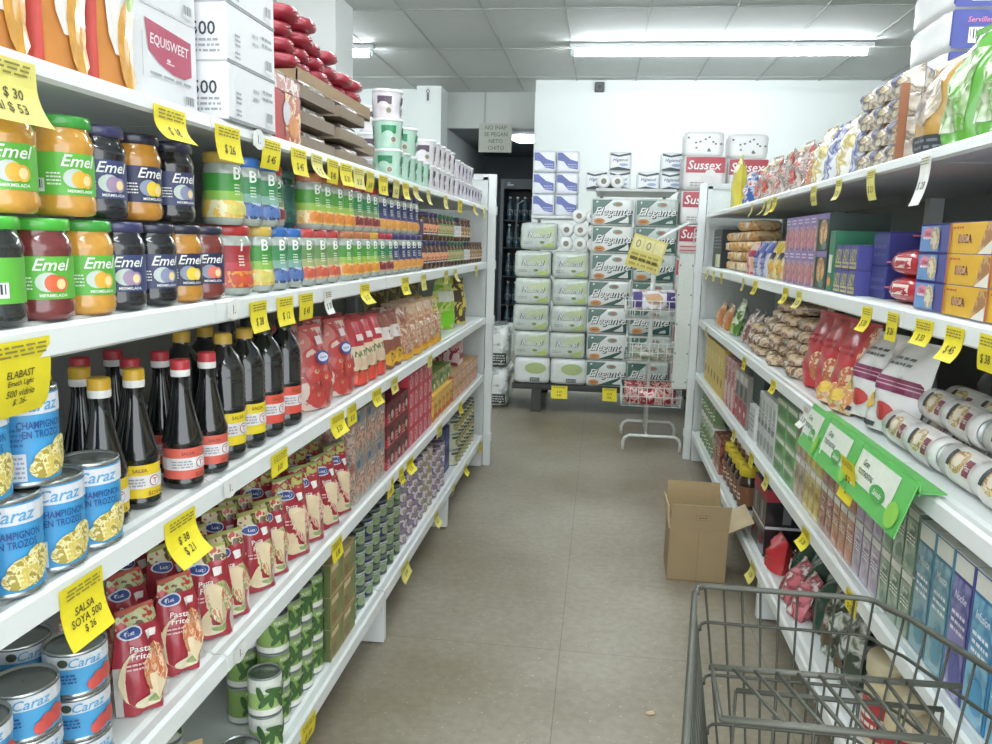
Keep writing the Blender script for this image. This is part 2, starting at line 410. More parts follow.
# ------------------------------------------------------------------ price tags
yel = C('f2e01c', .55, var=.04); yel2 = C('e9e070', .55, var=.04); ink = C('4a4420', .6); wtag = C('eef0ea', .5)
TX = ['$ 26', '$ 38', '$ 21', '$ 30', '$ 53', '$ 12', '$ 28', '$ 45']
def tag_mesh(w, h, col, lines, curl, seed, side):
    """card taped on the lip, its lower part hanging below and bending"""
    up = .018; L = up+h
    def fn(a, b, o):                      # b from 0 (top) down to -L
        s = -b
        if s < up: return (.0012+o, a, -s)
        t = (s-up)/h; ang = curl*t
        return (.0012+o+h*t*sin(ang)*.8, a+.004*t*sin(seed), -up-h*t*(1-.18*abs(curl)*t))
    mb = MB(); n = 8
    fr = [fn(a, -L*j/n, 0) for j in range(n+1) for a in (-w/2, 0, w/2)]; bk = [(x-.0008, y, z) for x, y, z in fr]
    q = []
    for j in range(n):
        for i in range(2): q.append((j*3+i, (j+1)*3+i, (j+1)*3+i+1, j*3+i+1))
    mb.add(fr, q, col); mb.add(bk, [f[::-1] for f in q], col)
    d = D(mb, fn)
    k = len(lines)
    for i, t in enumerate(lines):
        hh = min(h*.5/k, .016)
        d.txt(t, 0, -up-h*(.18+.64*(i+.5)/k) if k > 1 or h < .08 else -up-h*.5, hh, ink, .15, w*.84, .04*sin(seed*3))
    if lines and h > .02: d.scrib(-w*.40, -up*.95, w*.40, -.003, 3, C('8f8430', .6), seed)
    return mb
def tags(side, si, lst, place, h=.05):
    """lst: (y, width, height, style)"""
    lipx = .592 if side < 0 else .553
    for i, t in enumerate(lst):
        y, w, hh, st = (t + (None,)*3)[:4]; w = w or .075; hh = (hh or h)*.6
        r = random.Random(int(y*1000)+si*7)
        wt = st == 'w'; col = wtag if wt else (yel if y < 2.2 and si != 1 else (yel if r.random() < .45 else yel2))
        lines = st if isinstance(st, list) else [TX[r.randrange(8)]]
        kn = 'tag%d_%d_%d' % (side, si, i)
        kind('price_tag', 'price tag', [(None, tag_mesh(w, hh, col, lines, r.uniform(-.25, .8), r.random()*6, side))], .002, key=kn)
        lab = words(('white' if wt else 'yellow') + ' handwritten price tag', ('nearest one' if i == 0 else ORD[i]+' from near end'), 'lip of ' + place.replace('the ', '', 1))
        put(kn, (side*(lipx-.0024), y, ZS[si-1]-.012), 0 if side < 0 else PI, lab, 'price tags on the shelf lips', rot=(0, -.0, (0 if side < 0 else PI)+r.uniform(-.06, .06)))
tags(-1, 1, [(.745, .10, .085, ['sab $ 30', 'sal $ 53']), (1.06, .085, .05, ['$ 18']), (1.23, .08, .06, ['$ 26'])] + [(y,) for y in (1.40, 1.53, 1.63, 1.73, 1.82, 1.92, 2.02, 2.14, 2.28, 2.39, 2.52, 2.71, 3.01, 3.33, 3.70, 4.02)], 'the shelf above the jams', .055)
tags(-1, 2, [(.745, .10, .105, ['ELABAST', 'Emeth Light', '500 vidrio', '$. 26-'])] + [(y,) for y in (1.33, 1.45, 1.56)] + [(1.69, .05, .06, 'w')] + [(y,) for y in (1.97, 2.39, 2.65, 3.05, 3.25, 3.80)], 'the jam shelf', .06)
tags(-1, 3, [(.82, .08, .095, ['SALSA', 'SOYA 500', '$ 26']), (1.045, .085, .09, ['$ 38', '$ 21']), (1.41, .08, .04), (1.75, .09, .055), (1.86, .07, .05), (2.08, .08, .045), (2.27, .08, .045), (2.77, .08, .04)], 'the soy sauce shelf')
tags(-1, 4, [(1.74, .08, .05), (2.23, .08, .05), (2.36, .05, .05), (2.47, .08, .05), (2.96, .08), (3.42, .08)], 'the pasta shelf')
tags(-1, 5, [(1.54, .08, .06), (2.42, .11, .06), (2.92, .08, .06), (3.30, .07, .06), (3.6, .07), (4.05, .09, .06)], 'the bottom shelf under the pasta')
tags(1, 1, [(1.51, .05, .12, 'w'), (1.80, .05, .075), (2.03, .05), (2.26, .05), (2.75, .05), (2.84, .05, .065), (2.92, .05, .065), (3.15, .03)], 'the shelf above the wafers', .055)
tags(1, 2, [(1.21, .06, .06), (1.32, .065, .065), (1.44, .07, .045), (1.59, .06, .06), (1.74, .06, .06), (2.32, .06), (2.49, .06), (2.97, .06), (3.22, .05), (3.8, .06), (4.05, .06), (4.29, .06)], 'the wafer shelf', .055)
tags(1, 3, [(1.98, .07, .05), (2.14, .05, .07, 'w'), (2.55, .06, .04), (3.07, .06, .05), (4.2, .06)], 'the cookie roll shelf', .05)
tags(1, 4, [(1.09, .06, .08, ['$ 34', '18.21']), (1.66, .07, .05), (2.04, .075, .055), (2.54, .07, .05), (2.80, .08, .05), (3.17, .06, .05)], 'the tea box shelf', .05)
tags(1, 5, [(2.63, .08, .07)], 'the bottom shelf behind the box')
# little round paper stickers at the bay joints
for i, (si, y, tx) in enumerate([(3, 1.2, '1.'), (4, 1.22, '1.'), (1, 1.34, '1.'), (2, 1.23, '1.'), (4, 2.2, '1.')]):
    mb = MB(); d = D(mb, fx(.0)); d.ell(0, 0, .024, .017, wtag); mb.box(-.001, .0005, -.02, .02, -.012, .012, wtag); d.o = .001; d.txt(tx, 0, 0, .014, C('3a3d3d'))
    kind('paper_sticker', 'sticker', [(None, mb)], .001, key='st%d' % i)
    put('st%d' % i, (-.5865, y, ZS[si-1]-.018), 0, 'small white paper sticker marked 1 on the lip of ' + ['the soy sauce shelf', 'the pasta shelf, nearer one', 'the shelf above the jams', 'the jam shelf', 'the pasta shelf, farther one'][i], 'stickers at the shelf joints')

# ------------------------------------------------------------------ jars, bottles, cans
steel = C('b9bfbf', .25, .85); dsteel = C('6f7775', .3, .7)
def jar(key, content, lid, lab, fruit, name='jam_jar', r=.0365, h=.115, brand='Emel', turned=False):
    b = MB(); cm = C(content, .12, coat=1, var=.2, scale=90)
    b.lathe([(r*.8, 0), (r*.95, .003), (r, .010), (r, .018), (r*.965, .022), (r*.965, .073), (r, .078), (r, .083), (r*.93, .091), (r*.85, .097), (r*.85, .1015)], cm, 22)
    l = MB(); lm = C(lid, .3, coat=.5); l.lathe([(r*.90, .100), (r*.94, .101), (r*.94, .110), (r*.91, .1135), (r*.80, .1128), (r*.78, .112)], lm, 22)
    t = MB(); tm = C(lab, .4, var=.05); dk = C('f3f5ee', .4)
    rl = r*.968; n = 24; half = PI*.78
    vs = [((rl+.0004)*cos(-half+2*half*i/n), (rl+.0004)*sin(-half+2*half*i/n), z) for z in (.024, .0715) for i in range(n+1)]
    t.add(vs, [(i, i+1, n+2+i, n+1+i) for i in range(n)], tm, True)
    d = D(t, cyl(rl), .0009)
    if turned:
        d.bars(-.022, .030, .010, .046)
    else:
        d.ell(-.001, .043, .013, .011, C('c9d6cf' if lab[0] != '2' else '8f9bb5', .4))
        d.ell(.004, .042, .009, .010, C(fruit, .35)); d.ell(.012, .041, .008, .009, C(fruit, .3, var=.3)); d.ell(.012, .041, .005, .006, C('f6dc9a', .4))
        d.txt(brand, .004, .0625, .0135, dk, .35); d.txt('MERMELADA', .004, .0285, .0035, dk); d.scrib(-.03, .034, -.016, .05, 4, dk)
        d.bars(-.052, .027, -.032, .042)
    kind(name, 'jam jar', [('glass_body', b), ('lid', l), ('paper_label', t)], r*2, h=h, key=key)
GL, BL = '5fbf3c', '2a3157'
jar('jgo', 'd99a35', '3ba63a', GL, 'f2b53a'); jar('jgr', '7b3030', '49c23a', GL, 'e8663c'); jar('jgd', '262a2a', '49c23a', GL, 'c08a3a', turned=True)
jar('jbd', '1d1f26', '3a3a6a', '3a4677', 'a98fb0'); jar('jbo', 'c48428', '23253a', BL, 'f0cf3a'); jar('jbr', '7d3128', '23253a', BL, 'e87a6a'); jar('jbn', '17181d', '2b2d44', '3c4570', '8d94b5')
def bjar(key, lid, g1, g2, fr, h=.117, r=.034, brand='B', name='jam_jar', content='4c5a3c', teal=False):
    b = MB(); gm = C('c9d3cf' if not teal else '27544a', .1, coat=1, var=.15, scale=50)
    prof = [(r*.85, 0), (r, .006), (r*1.02, .02), (r*.96, .045), (r*.9, .062), (r*.95, .080), (r*.97, .088), (r*.86, .099), (r*.82, .102)]
    b.lathe(prof, C('a9b4aa' if not teal else '1f4a40', .12, coat=1, var=.3, scale=70), 18)
    l = MB(); l.lathe([(r*.88, .100), (r*.92, .102), (r*.92, .113), (r*.88, .117), (r*.75, .116)], C(lid, .3, coat=.4), 18)
    def rad(z):
        for (r0, z0), (r1, z1) in zip(prof, prof[1:]):
            if z0 <= z <= z1: return r0+(r1-r0)*(z-z0)/(z1-z0)
        return r
    fn = lambda a, bb, o: ((rad(bb)+o)*cos(a/r), (rad(bb)+o)*sin(a/r), bb)
    t = MB(); n = 20; half = PI*.9
    def band(z0, z1, m, k=3):
        vs = [fn(r*(-half+2*half*i/n), z0+(z1-z0)*j/k, .0004) for j in range(k+1) for i in range(n+1)]
        t.add(vs, [(j*(n+1)+i, j*(n+1)+i+1, (j+1)*(n+1)+i+1, (j+1)*(n+1)+i) for j in range(k) for i in range(n)], m, True)
    band(.012, .040, P(fr, 70, .3)); band(.040, .055, C(g2, .35, var=.15)); band(.055, .083, C(g1, .35, var=.2))
    d = D(t, fn, .001)
    if not teal:
        d.txt(brand, .0, .084, .020, C('eef3ec', .4)); d.scrib(-.006, .048, .006, .068, 4, C('e6efd8'))
        for q in (-.012, .004, .016): d.ell(q, .026, .009, .010, C(fr.split()[0], .3, var=.3))
    kind(name, 'jam jar', [('glass_body', b), ('lid', l), ('paper_label', t)], r*2, h=h, key=key)
bjar('by', 'd8b64a', '3f9a3a', '8cc24a', 'd9cf6a f0c04a e8e2b0'); bjar('bb', '2f6fc4', '3a8f55', '7fb0a0', '5878b8 38507a c8d2e4'); bjar('br', 'd24545', '6f9a58', 'a8b070', 'd8604a e8a878 e6dcc0')
bjar('bo', 'c9784a', '4fa03a', '9cc24a', 'e88a3a f0b45a f0dca0'); bjar('ba', 'e0a83a', '4fa83a', '9cc24a', 'f0a03a f4c860 f0e0a8'); bjar('bm', 'c23a4a', '2f8a50', '7a9a60', '8a3a3a d8a08a e4d8b8')
bjar('bp', '4a3f7a', '33406f', '4a4a7a', 'e8a04a f0c070 d87050'); bjar('bt', '2b5a50', '24564a', '2a5f50', '2d6a58 235045 3a7260', teal=True); bjar('bred', 'c03030', 'b03038', 'c84048', 'd8553a e8a03a d04040', r=.046, brand='i', h=.117)
def smalljar(key, lid, lab, fr):
    b = MB(); r = .033; b.lathe([(r*.85, 0), (r, .006), (r, .070), (r*.88, .080), (r*.85, .084)], C('5a3a26', .12, coat=1, var=.3), 16)
    l = MB(); l.lathe([(r*.9, .083), (r*.93, .085), (r*.93, .096), (r*.85, .099)], C(lid, .35), 16)
    t = MB(); n = 16; fn = cyl(r)
    t.add([fn(r*(-2.8+5.6*i/n), z, .0004) for z in (.018, .064) for i in range(n+1)], [(i, i+1, n+2+i, n+1+i) for i in range(n)], C(lab, .4), True)
    d = D(t, fn, .001); d.rect(-.02, .03, .022, .058, P(fr, 90)); d.scrib(-.02, .02, .02, .028, 1, C('f0ede0'))
    kind('preserve_jar', 'preserve jar', [('glass_body', b), ('lid', l), ('paper_label', t)], 2*r, h=.0995, key=key)
smalljar('so', '39325e', '4a3050', 'e88a4a f0b080 c05a3a'); smalljar('sg', '2f6a4a', '6f9a4a', 'd8905a c8b080 7a9a50'); smalljar('sw', '2b3444', 'd8dce0', 'e8eaea c9ccd8 f0f0f0'); smalljar('sb', '6b4a38', 'b08a60', 'c89a60 8a6040 d8c090')
jg = 'jam jars on the second shelf'
def row(z, seq, layer):
    cnt = {}
    tot = {}
    for key, y, desc, *rest in seq: tot[desc] = tot.get(desc, 0)+1
    for key, y, desc, *rest in seq:
        i = cnt.get(desc, 0); cnt[desc] = i+1
        k = KIND[key]; ins = rest[0] if rest else .0
        lb = words(desc, layer, (ORD[i]+' from near end') if tot[desc] > 1 else '', 'jam shelf')
        if tot[desc] > 1 and i == 0: lb = words(desc, layer, 'nearest one', 'jam shelf')
        put(key, (-.60-ins-k['d']/2, y, z), -.55+random.uniform(-.15, .15) if key[0] == 'j' else -.45+random.uniform(-.12, .12), lb, jg)
go, gr, gd = 'green-labelled orange marmalade jar', 'green-labelled red jam jar', 'green-labelled dark jam jar with barcode'
seq = [('jgd', .765, gd), ('jgr', .845, gr), ('jgo', .925, go), ('jbd', .995, 'blue-labelled dark plum jam jar'), ('jbn', 1.075, 'dark jam jar with wide blue label'), ('jbo', 1.15, 'blue-labelled orange marmalade jar'), ('jbr', 1.222, 'blue-labelled red jam jar'),
       ('bred', 1.325, 'large red-labelled jar with red lid'), ('by', 1.42, 'green-labelled jar with yellow lid')]
seq += [('bb', y, 'green-labelled jar with blue lid') for y in (1.495, 1.568)] + [('br', y, 'green-labelled jar with red lid') for y in (1.645, 1.722, 1.80)] + [('bt', 1.85, 'teal back-turned jar', .08)]
seq += [('bo', y, 'green-labelled jar with orange lid') for y in (1.91, 1.985, 2.06)] + [('ba', 2.135, 'green-labelled jar with amber lid')] + [('bm', y, 'green-labelled jar with crimson lid') for y in (2.21, 2.285)]
seq += [('bp', 2.365+.078*i, 'purple-lidded jar with orange fruit') for i in range(5)]
seq += [('so', 2.76+.074*i, 'short dark jar with orange label') for i in range(6)] + [('sg', 3.21+.074*i, 'short jar with green band label') for i in range(5)] + [('sw', 3.59+.074*i, 'short jar with white label') for i in range(2)] + [('sb', 3.745+.074*i, 'short brown honey jar') for i in range(5)]
row(S2+.0003, seq, 'lower layer')
dz = .1172
seq = [('jgo', .795, go+' at the shelf start'), ('jgo', .895, go, .0), ('jbd', .97, 'blue-labelled dark plum jam jar', .006), ('jbo', 1.05, 'blue-labelled orange marmalade jar', .004), ('jbn', 1.14, 'dark jam jar with blue label', .004), ('bt', 1.215, 'teal back-turned jar beside the blue labels', .05)]
seq += [('by', 1.30, 'green-labelled jar with pale fruit'), ('bb', 1.375, 'green-labelled jar with blueberries'), ('bb', 1.45, 'green-labelled jar with blueberries'), ('bm', 1.525, 'green-labelled jar with dark fruit', .02), ('bt', 1.615, 'teal back-turned jar mid shelf', .03)]
seq += [('bo', 1.69+.075*i, 'green-labelled jar with orange fruit') for i in range(4)] + [('bm', 1.99+.075*i, 'green-labelled jar with plum fruit') for i in range(3)]
seq += [('bp', 2.225+.078*i, 'purple-lidded jar with orange fruit') for i in range(6)]
row(S2+dz, seq, 'upper layer')
row(S2+.1, [('so', 2.79+.074*i, 'short dark jar with orange label') for i in range(3)] + [('sg', 3.03+.074*i, 'short jar with green band label') for i in range(4)] + [('sw', 3.42, 'short jar with white label')] + [('sb', 3.52+.074*i, 'short brown honey jar') for i in range(3)], 'upper layer')

def soy(key, cap, band):
    b = MB(); bk = C('0e1112', .1, coat=1, var=.3)
    b.lathe([(.026, 0), (.030, .004), (.031, .012), (.029, .016), (.029, .066), (.031, .070), (.0305, .076), (.027, .086), (.020, .118), (.014, .148), (.012, .168), (.0135, .172), (.0135, .178), (.012, .180)], bk, 20)
    c = MB(); c.lathe([(.0145, .183), (.0145, .197), (.0135, .2), (.002, .2)], C(cap, .35), 16)
    g = MB(); g.lathe([(.0142, .174), (.0147, .176), (.0147, .184), (.0142, .185)], C('e8e8e4', .4), 16)
    t = MB(); n = 20; fn = cyl(.0294)
    t.add([fn(.0294*(-2.9+5.8*i/n), z, .0003) for z in (.017, .065) for i in range(n+1)], [(i, i+1, n+2+i, n+1+i) for i in range(n)], C(band, .4, var=.05), True)
    d = D(t, fn, .0008); d.rect(-.07, .031, .07, .050, C('e4e2e4', .4), 16, 1)
    red = C('b03a3a', .5); d.ell(.008, .0405, .008, .008, red); d.ell(.008, .0405, .0068, .0068, C('ece9e8')); d.txt('T', .008, .0405, .008, red)
    d.txt('SALSA', -.012, .0575, .005, C('8a3a20' if band[0] == 'e' else '7a6a10'), wmax=.03); d.scrib(-.035, .034, -.006, .047, 3, C('9a9a9a')); d.txt('SOYA', .008, .023, .006, C('8a3a20'), wmax=.03)
    kind('soy_sauce_bottle', 'soy sauce bottle', [('glass_body', b), ('cap', c, [('cap_ring', g)]), ('paper_label', t)], .062, h=.2, key=key)
soy('sy', 'd9a920', 'eccb1c'); soy('sr', 'c22f38', 'e0604e')
def big(key, band):
    b = MB(); bk = C('101315', .12, coat=1, var=.3); pr = [(.030, 0), (.036, .005), (.037, .020), (.035, .026), (.035, .085), (.037, .090)]
    for i in range(6): pr += [(.0365, .093+i*.0085), (.0345, .0965+i*.0085)]
    pr += [(.036, .147), (.034, .160), (.026, .182), (.015, .196), (.0135, .202), (.0135, .206)]
    b.lathe(pr, bk, 20)
    c = MB(); c.lathe([(.0155, .203), (.0155, .219), (.013, .222), (.002, .222)], C('d0a83a' if band[:2] == 'ec' else '2a2c2e', .4), 16)
    t = MB(); n = 20; fn = cyl(.0353)
    t.add([fn(.0353*(-2.9+5.8*i/n), z, .0003) for z in (.027, .084) for i in range(n+1)], [(i, i+1, n+2+i, n+1+i) for i in range(n)], C(band, .4, var=.05), True)
    d = D(t, fn, .0008); d.rect(-.08, .044, .08, .066, C('e4e0e4', .4), 16, 1); red = C('b03a3a', .5)
    d.ell(.012, .055, .009, .009, red); d.ell(.012, .055, .0077, .0077, C('ece9e8')); d.txt('T', .012, .055, .009, red)
    d.txt('SALSA', 0, .076, .006, C('7a5a10'), wmax=.04); d.scrib(-.035, .047, -.003, .063, 3, C('9a9a9a'))
    kind('soy_sauce_bottle', 'soy sauce bottle', [('glass_body', b), ('cap', c), ('paper_label', t)], .074, h=.222, key=key)
big('gy', 'ecd21c'); big('gr', 'e84f3e')
sg = 'soy sauce bottles beside the mushroom cans'
pl = 'soy sauce shelf'
fill('sy', [.965, 1.045], -1, S3, 'yellow-capped soy bottle', pl, sg, rows=3, dx=.075, inset=.02, yaw=-.5, jit=.3, dyr=-.012)
fill('sr', [1.145, 1.23], -1, S3, 'red-capped soy bottle', pl, sg, rows=3, dx=.075, inset=.005, yaw=-.5, jit=.2, dyr=-.012)
fill('gy', [1.315, 1.40], -1, S3, 'large yellow-labelled soy bottle', pl, sg, rows=2, inset=.012, yaw=-.5, jit=.2)
fill('gr', [1.49, 1.585], -1, S3, 'large red-labelled soy bottle', pl, sg, rows=2, inset=.012, yaw=-.5, jit=.2)

def can(key, r, h, base, decor, name='food_can', cat='food can', lidc=None, n=22, turned=None):
    b = MB(); b.lathe([(r*.95, 0), (r*1.005, .001), (r*1.005, .004), (r*.98, .006), (r*.98, h-.006), (r*1.005, h-.004), (r*1.005, h-.0005), (r*.965, h), (r*.95, h-.004), (0.001, h-.004)], steel if not lidc else C(lidc, .3, .3), n)
    t = MB(); rl = r*.985; fn = cyl(rl)
    t.add([fn(rl*(-PI+2*PI*i/n), z, .0002) for z in (.006, h-.006) for i in range(n+1)], [(i, i+1, n+2+i, n+1+i) for i in range(n)], base if not isinstance(base, str) else C(base, .35, var=.04), True)
    decor(D(t, fn, .0008), r, h)
    e = MB(); e.lathe([(r*.93, h-.0038), (r*.90, h-.003), (r*.70, h-.0035), (r*.66, h-.0028), (.001, h-.0028)], C(lidc or '9aa2a0', .25, .8), n, cap=False)
    kind(name, cat, [('can_body', b), ('can_lid', e), ('can_label', t)], 2*r, h=h, key=key)
def dmush(d, r, h):
    d.rect(-r*2.6, h*.74, r*2.6, h*.93, C('dfe3ea', .4), 20, 1); d.txt('Caraz', .006, h*.835, h*.13, C('5aa6d8', .4), .3); d.rect(-.035, h*.77, -.02, h*.9, C('cdb8c4'), 2, 1)
    d.txt('CHAMPIGNON\nEN TROZOS', .008, h*.59, h*.17, C('1f4a94', .4), wmax=.05); d.scrib(-.034, h*.42, -.012, h*.62, 4, C('2f6aa8'))
    for a, b_, ra, rb in ((.018, .2, .022, .16), (.03, .28, .016, .16), (.008, .14, .016, .11)): d.ell(a, h*b_+.006, ra, h*rb, P('e6d070 d8c050 f0e6a8 b09a30', 120))
    d.rect(-.036, h*.08, -.010, h*.36, C('d8dde6'), 4, 1); d.scrib(-.034, h*.1, -.012, h*.34, 5, C('9aa2b0'))
can('cm', .036, .110, '3fa0dc', dmush)
fill('cm', [.685, .758, .831, .904], -1, S3, 'blue mushroom can', 'lower layer before the soy bottles', 'blue mushroom cans', rows=2, inset=-.006, yaw=-.75, jit=.25)
for i, y in enumerate((.722, .80)): put('cm', (-.634, y, S3+.1107), -.8+.2*i, ['blue mushroom can on top of the others, cut by the picture edge', 'blue mushroom can on top, beneath the big price tag corner'][i], 'blue mushroom cans')
def dpeach(d, r, h):
    d.rect(-r*2.6, h*.66, r*2.6, h*.93, C('d6dde2', .4), 20, 1); d.txt('Caraz', .008, h*.79, h*.2, C('5aa6d8', .4), .3); d.ell(-.018, h*.8, .006, h*.09, C('3f4a3a'))
    for a, b_, q in ((.022, .32, 1), (.034, .38, 1.1), (.014, .26, .8)): d.ell(a, h*b_, .009*q, h*.17*q, C('d6524a', .35, var=.3))
    d.scrib(-.03, h*.35, -.004, h*.58, 3, C('1f4a94'))
can('cp', .037, .060, '4aa6de', dpeach)
fill('cp', [.70, .777, .87], -1, S4, 'blue strawberry can', 'before the pasta pouches', 'low blue fruit cans', layers=lambda i, r: [3, 3, 3][i], rows=2, inset=.002, yaw=-.75, jit=.3, laynames=['bottom', 'middle', 'top'])
def dgreen(d, r, h):
    d.rect(-r*2.8, h*.05, r*2.8, h*.2, C('e8ece4', .4), 20, 1)
    for a, b_, q in ((.0, .45, .0), (.012, .5, .8), (-.012, .42, -.7), (.02, .32, .4), (-.02, .6, .3), (.006, .66, 1.3), (.03, .6, -.4)): d.ell(a, h*b_, .006, h*.22, C('3f6a34', .4, var=.3), rot=q)
    d.txt('POROTOS', -.002, h*.84, h*.1, C('f0f4e6'), wmax=.03)
can('cg', .033, .083, '8fb35c', dgreen, lidc='8c9690')
can('cgt', .033, .083, 'a9cc74', lambda d, r, h: (d.rect(-r*2.8, h*.6, r*2.8, h*.95, C('dfe6dc', .4), 20, 1), dgreen(d, r, h)), lidc='8c9690')
pb = 'bottom shelf'
fill('cg', [1.51, 1.58, 1.65, 1.72], -1, S5, 'pale green vegetable can', pb, 'pale green cans under the pasta', layers=lambda i, r: [3, 3, 3, 3][i], rows=2, inset=.02, jit=.5, yaw=-.4, laynames=['bottom', 'middle', 'top'])
fill('cgt', [1.42], -1, S5, 'white-banded green vegetable can', 'bottom shelf before the pale green cans', 'pale green cans under the pasta', layers=2, inset=.0, yaw=-.8)
fill('cgt', [1.30], -1, S5, 'white-banded green can behind the blue tin', 'bottom shelf', 'pale green cans under the pasta', layers=2, inset=.15, yaw=-.8)
can('cb', .038, .07, '2a3f8a', lambda d, r, h: (d.rect(-.03, h*.2, .0, h*.8, C('dfe4ee'), 6, 1), d.txt('A', .02, h*.5, h*.4, C('e8ecf4'))))
fill('cb', [1.315], -1, S5, 'blue tin with silver lid', 'bottom shelf beside the kraft sachet', 'pale green cans under the pasta', inset=.0, yaw=-.8)
def ddark(d, r, h):
    d.ell(.006, h*.42, .02, h*.25, C('8fa878', .4, var=.3)); d.rect(-.03, h*.62, .03, h*.8, C('c8cfc4'), 6, 1); d.txt('Choritos', 0, h*.71, h*.12, C('23402c'), .2, wmax=.04)
can('cd', .038, .060, '2f5a44', ddark, lidc='7a827e'); can('ce', .038, .060, '27306a', ddark, lidc='7a827e'); can('ct', .038, .060, '3a7a58', ddark, lidc='7a827e')
dg = 'dark fish cans on the bottom shelf'
fill('ct', [1.985], -1, S5, 'teal-green fish can', pb, dg, layers=4, rows=2, inset=.02, jit=.5, yaw=-.5)
fill('cd', [2.065, 2.225], -1, S5, 'dark green fish can', pb, dg, layers=4, rows=2, inset=.02, jit=.5, yaw=-.5)
fill('ce', [2.145, 2.305], -1, S5, 'navy blue fish can', pb, dg, layers=4, rows=2, inset=.02, jit=.5, yaw=-.5)
fill('cd', [2.385, 2.465], -1, S5, 'dark green can beyond the navy ones', pb, dg, layers=4, rows=1, inset=.02, jit=.5, yaw=-.5)
def dpur(d, r, h):
    d.ell(.008, h*.5, .018, h*.3, C('e0d8e0', .4)); d.ell(.012, h*.42, .010, h*.2, P('b89a5a d8c090 8a7aa0', 100)); d.rect(-.03, h*.7, -.005, h*.85, C('e8e4ec'), 4, 1)
can('cu', .040, .048, '8a7a9c', dpur, lidc='a89aa8', n=16); can('cv', .040, .048, 'b8a878', dpur, lidc='a8a098', n=16)
tg = 'lavender tuna tins on the bottom shelf'
fill('cu', [2.56+.083*i for i in range(4)], -1, S5, 'lavender tuna tin', pb, tg, layers=5, inset=.02, jit=.5, yaw=-.5)
fill('cv', [2.895+.083*i for i in range(2)], -1, S5, 'tan tuna tin', pb, tg, layers=5, inset=.02, jit=.5, yaw=-.5)
fill('cu', [3.065+.083*i for i in range(3)], -1, S5, 'lavender tuna tin past the tan ones', pb, tg, layers=4, inset=.02, jit=.5, yaw=-.5)

# ------------------------------------------------------------------ pouches and bags
def pouch(key, name, cat, w, h, t, mat, decor=None, reg=None, bot=.85, power=3, wr=.004, top=.05, seed=0, nu=10, nv=14, topnarrow=0, backmat=None, part='seal', sealmat=None):
    """upright filled bag, front +x, crimped seal on top"""
    rr = random.Random(seed or len(KIND)); ph = [rr.random()*6 for _ in range(4)]
    def T(u, v):
        prof = (bot+(1-bot)*min(1, v*3)) if v < .33 else max(0, 1-((v-.33)/.67)**2.2)
        return t/2*max(0, 1-abs(u)**power)*prof+.0006
    def W(v): return w/2*(1-topnarrow*max(0, v-.5)*2)
    def S(u, v, sg):
        q = T(u, v); q += min(q, wr)*.8*(sin(7*u+ph[0]+4*v)*sin(9*v+ph[1])+.6*sin(13*v+5*u+ph[2]))*(1 if q > .001 else .2)
        return (sg*q, u*W(v), v*h+(.001 if v == 0 else 0))
    b = MB()
    b.grid(lambda u, v: S(u, v, 1), nu, nv, mat, True, reg); b.grid(lambda u, v: S(-u, v, -1), nu, nv, backmat or mat, True)
    n = nu
    bv = [S(-1+2*i/n, 0, 1) for i in range(n+1)]+[S(-1+2*i/n, 0, -1) for i in range(n+1)]
    b.add(bv, [(i+1, i, n+1+i, n+2+i) for i in range(n)], mat)
    if decor:
        fn = lambda a, bb, o: (lambda p: (p[0]+o+.0006, p[1], p[2]))(S(max(-1, min(1, a/W(min(1, max(0, bb/h))))), min(1, max(0, bb/h)), 1))
        decor(D(b, fn, .0013), w, h)
    s = MB(); sm = sealmat or mat
    s.grid(lambda u, v: (.001+.0015*sin(u*30), u*W(1), h-.002+v*h*top), nu, 2, sm); s.grid(lambda u, v: (-.001+.0015*sin(u*30), -u*W(1), h-.002+v*h*top), nu, 2, sm)
    kind(name, cat, [('bag_body', b), ('top_seal', s)], t, w=w, h=h*(1+top), key=key)
TX2 = C('f3f0ea', .4)
def dtom(d, w, h):
    for a, b, r in ((-.02, .16, .26), (.02, .17, .27), (-.025, .45, .2), (.028, .43, .18), (.0, .36, .2)):
        d.ell(a*w/.1, h*b, w*r*.8, h*r*.55, C('c8403c', .3, coat=.5, var=.35, scale=30)); d.ell(a*w/.1+.002, h*(b+.03), w*.05, h*.03, C('e8a070')); d.ell(a*w/.1+.002, h*(b+.04), w*.02, h*.02, C('4a7a3a'))
    bl = C('2f52a8', .35); d.ell(0, h*.64, w*.22, h*.085, bl); d.ell(0, h*.64, w*.18, h*.055, C('e4e8f2')); d.rect(-w*.1, h*.8, w*.12, h*.9, C('e8d8d8')); d.txt('Pomarola', 0, h*.64, h*.03, bl, .2, wmax=w*.3)
pouch('pt', 'tomato_sauce_pouch', 'food pouch', .125, .185, .055, P('d8b0a0 d07a70 c84a48 e0c8b8', 18), dtom, topnarrow=.25, sealmat=C('cf5a5a', .35))
def dred(d, w, h):
    d.rect(-w*.4, h*.24, w*.4, h*.62, C('e6cfae', .35, var=.15), 6, 4)
    for a, b in ((-.2, .13), (.22, .12)): d.ell(w*a, h*b, w*.27, h*.12, C('e8503c', .3, coat=.5, var=.3)); d.ell(w*a, h*(b+.1), w*.06, h*.03, C('4a6a2a'))
    d.txt('NATU', 0, h*.5, h*.09, C('5a7a3a'), .1, wmax=w*.8); d.rect(-w*.15, h*.7, w*.2, h*.8, C('f0dcd8')); d.scrib(-w*.35, h*.28, w*.35, h*.42, 3, C('e8c8a8'))
pouch('pr', 'tomato_sauce_pouch', 'food pouch', .085, .17, .05, C('cf3a44', .35, coat=.3), dred, topnarrow=.2)
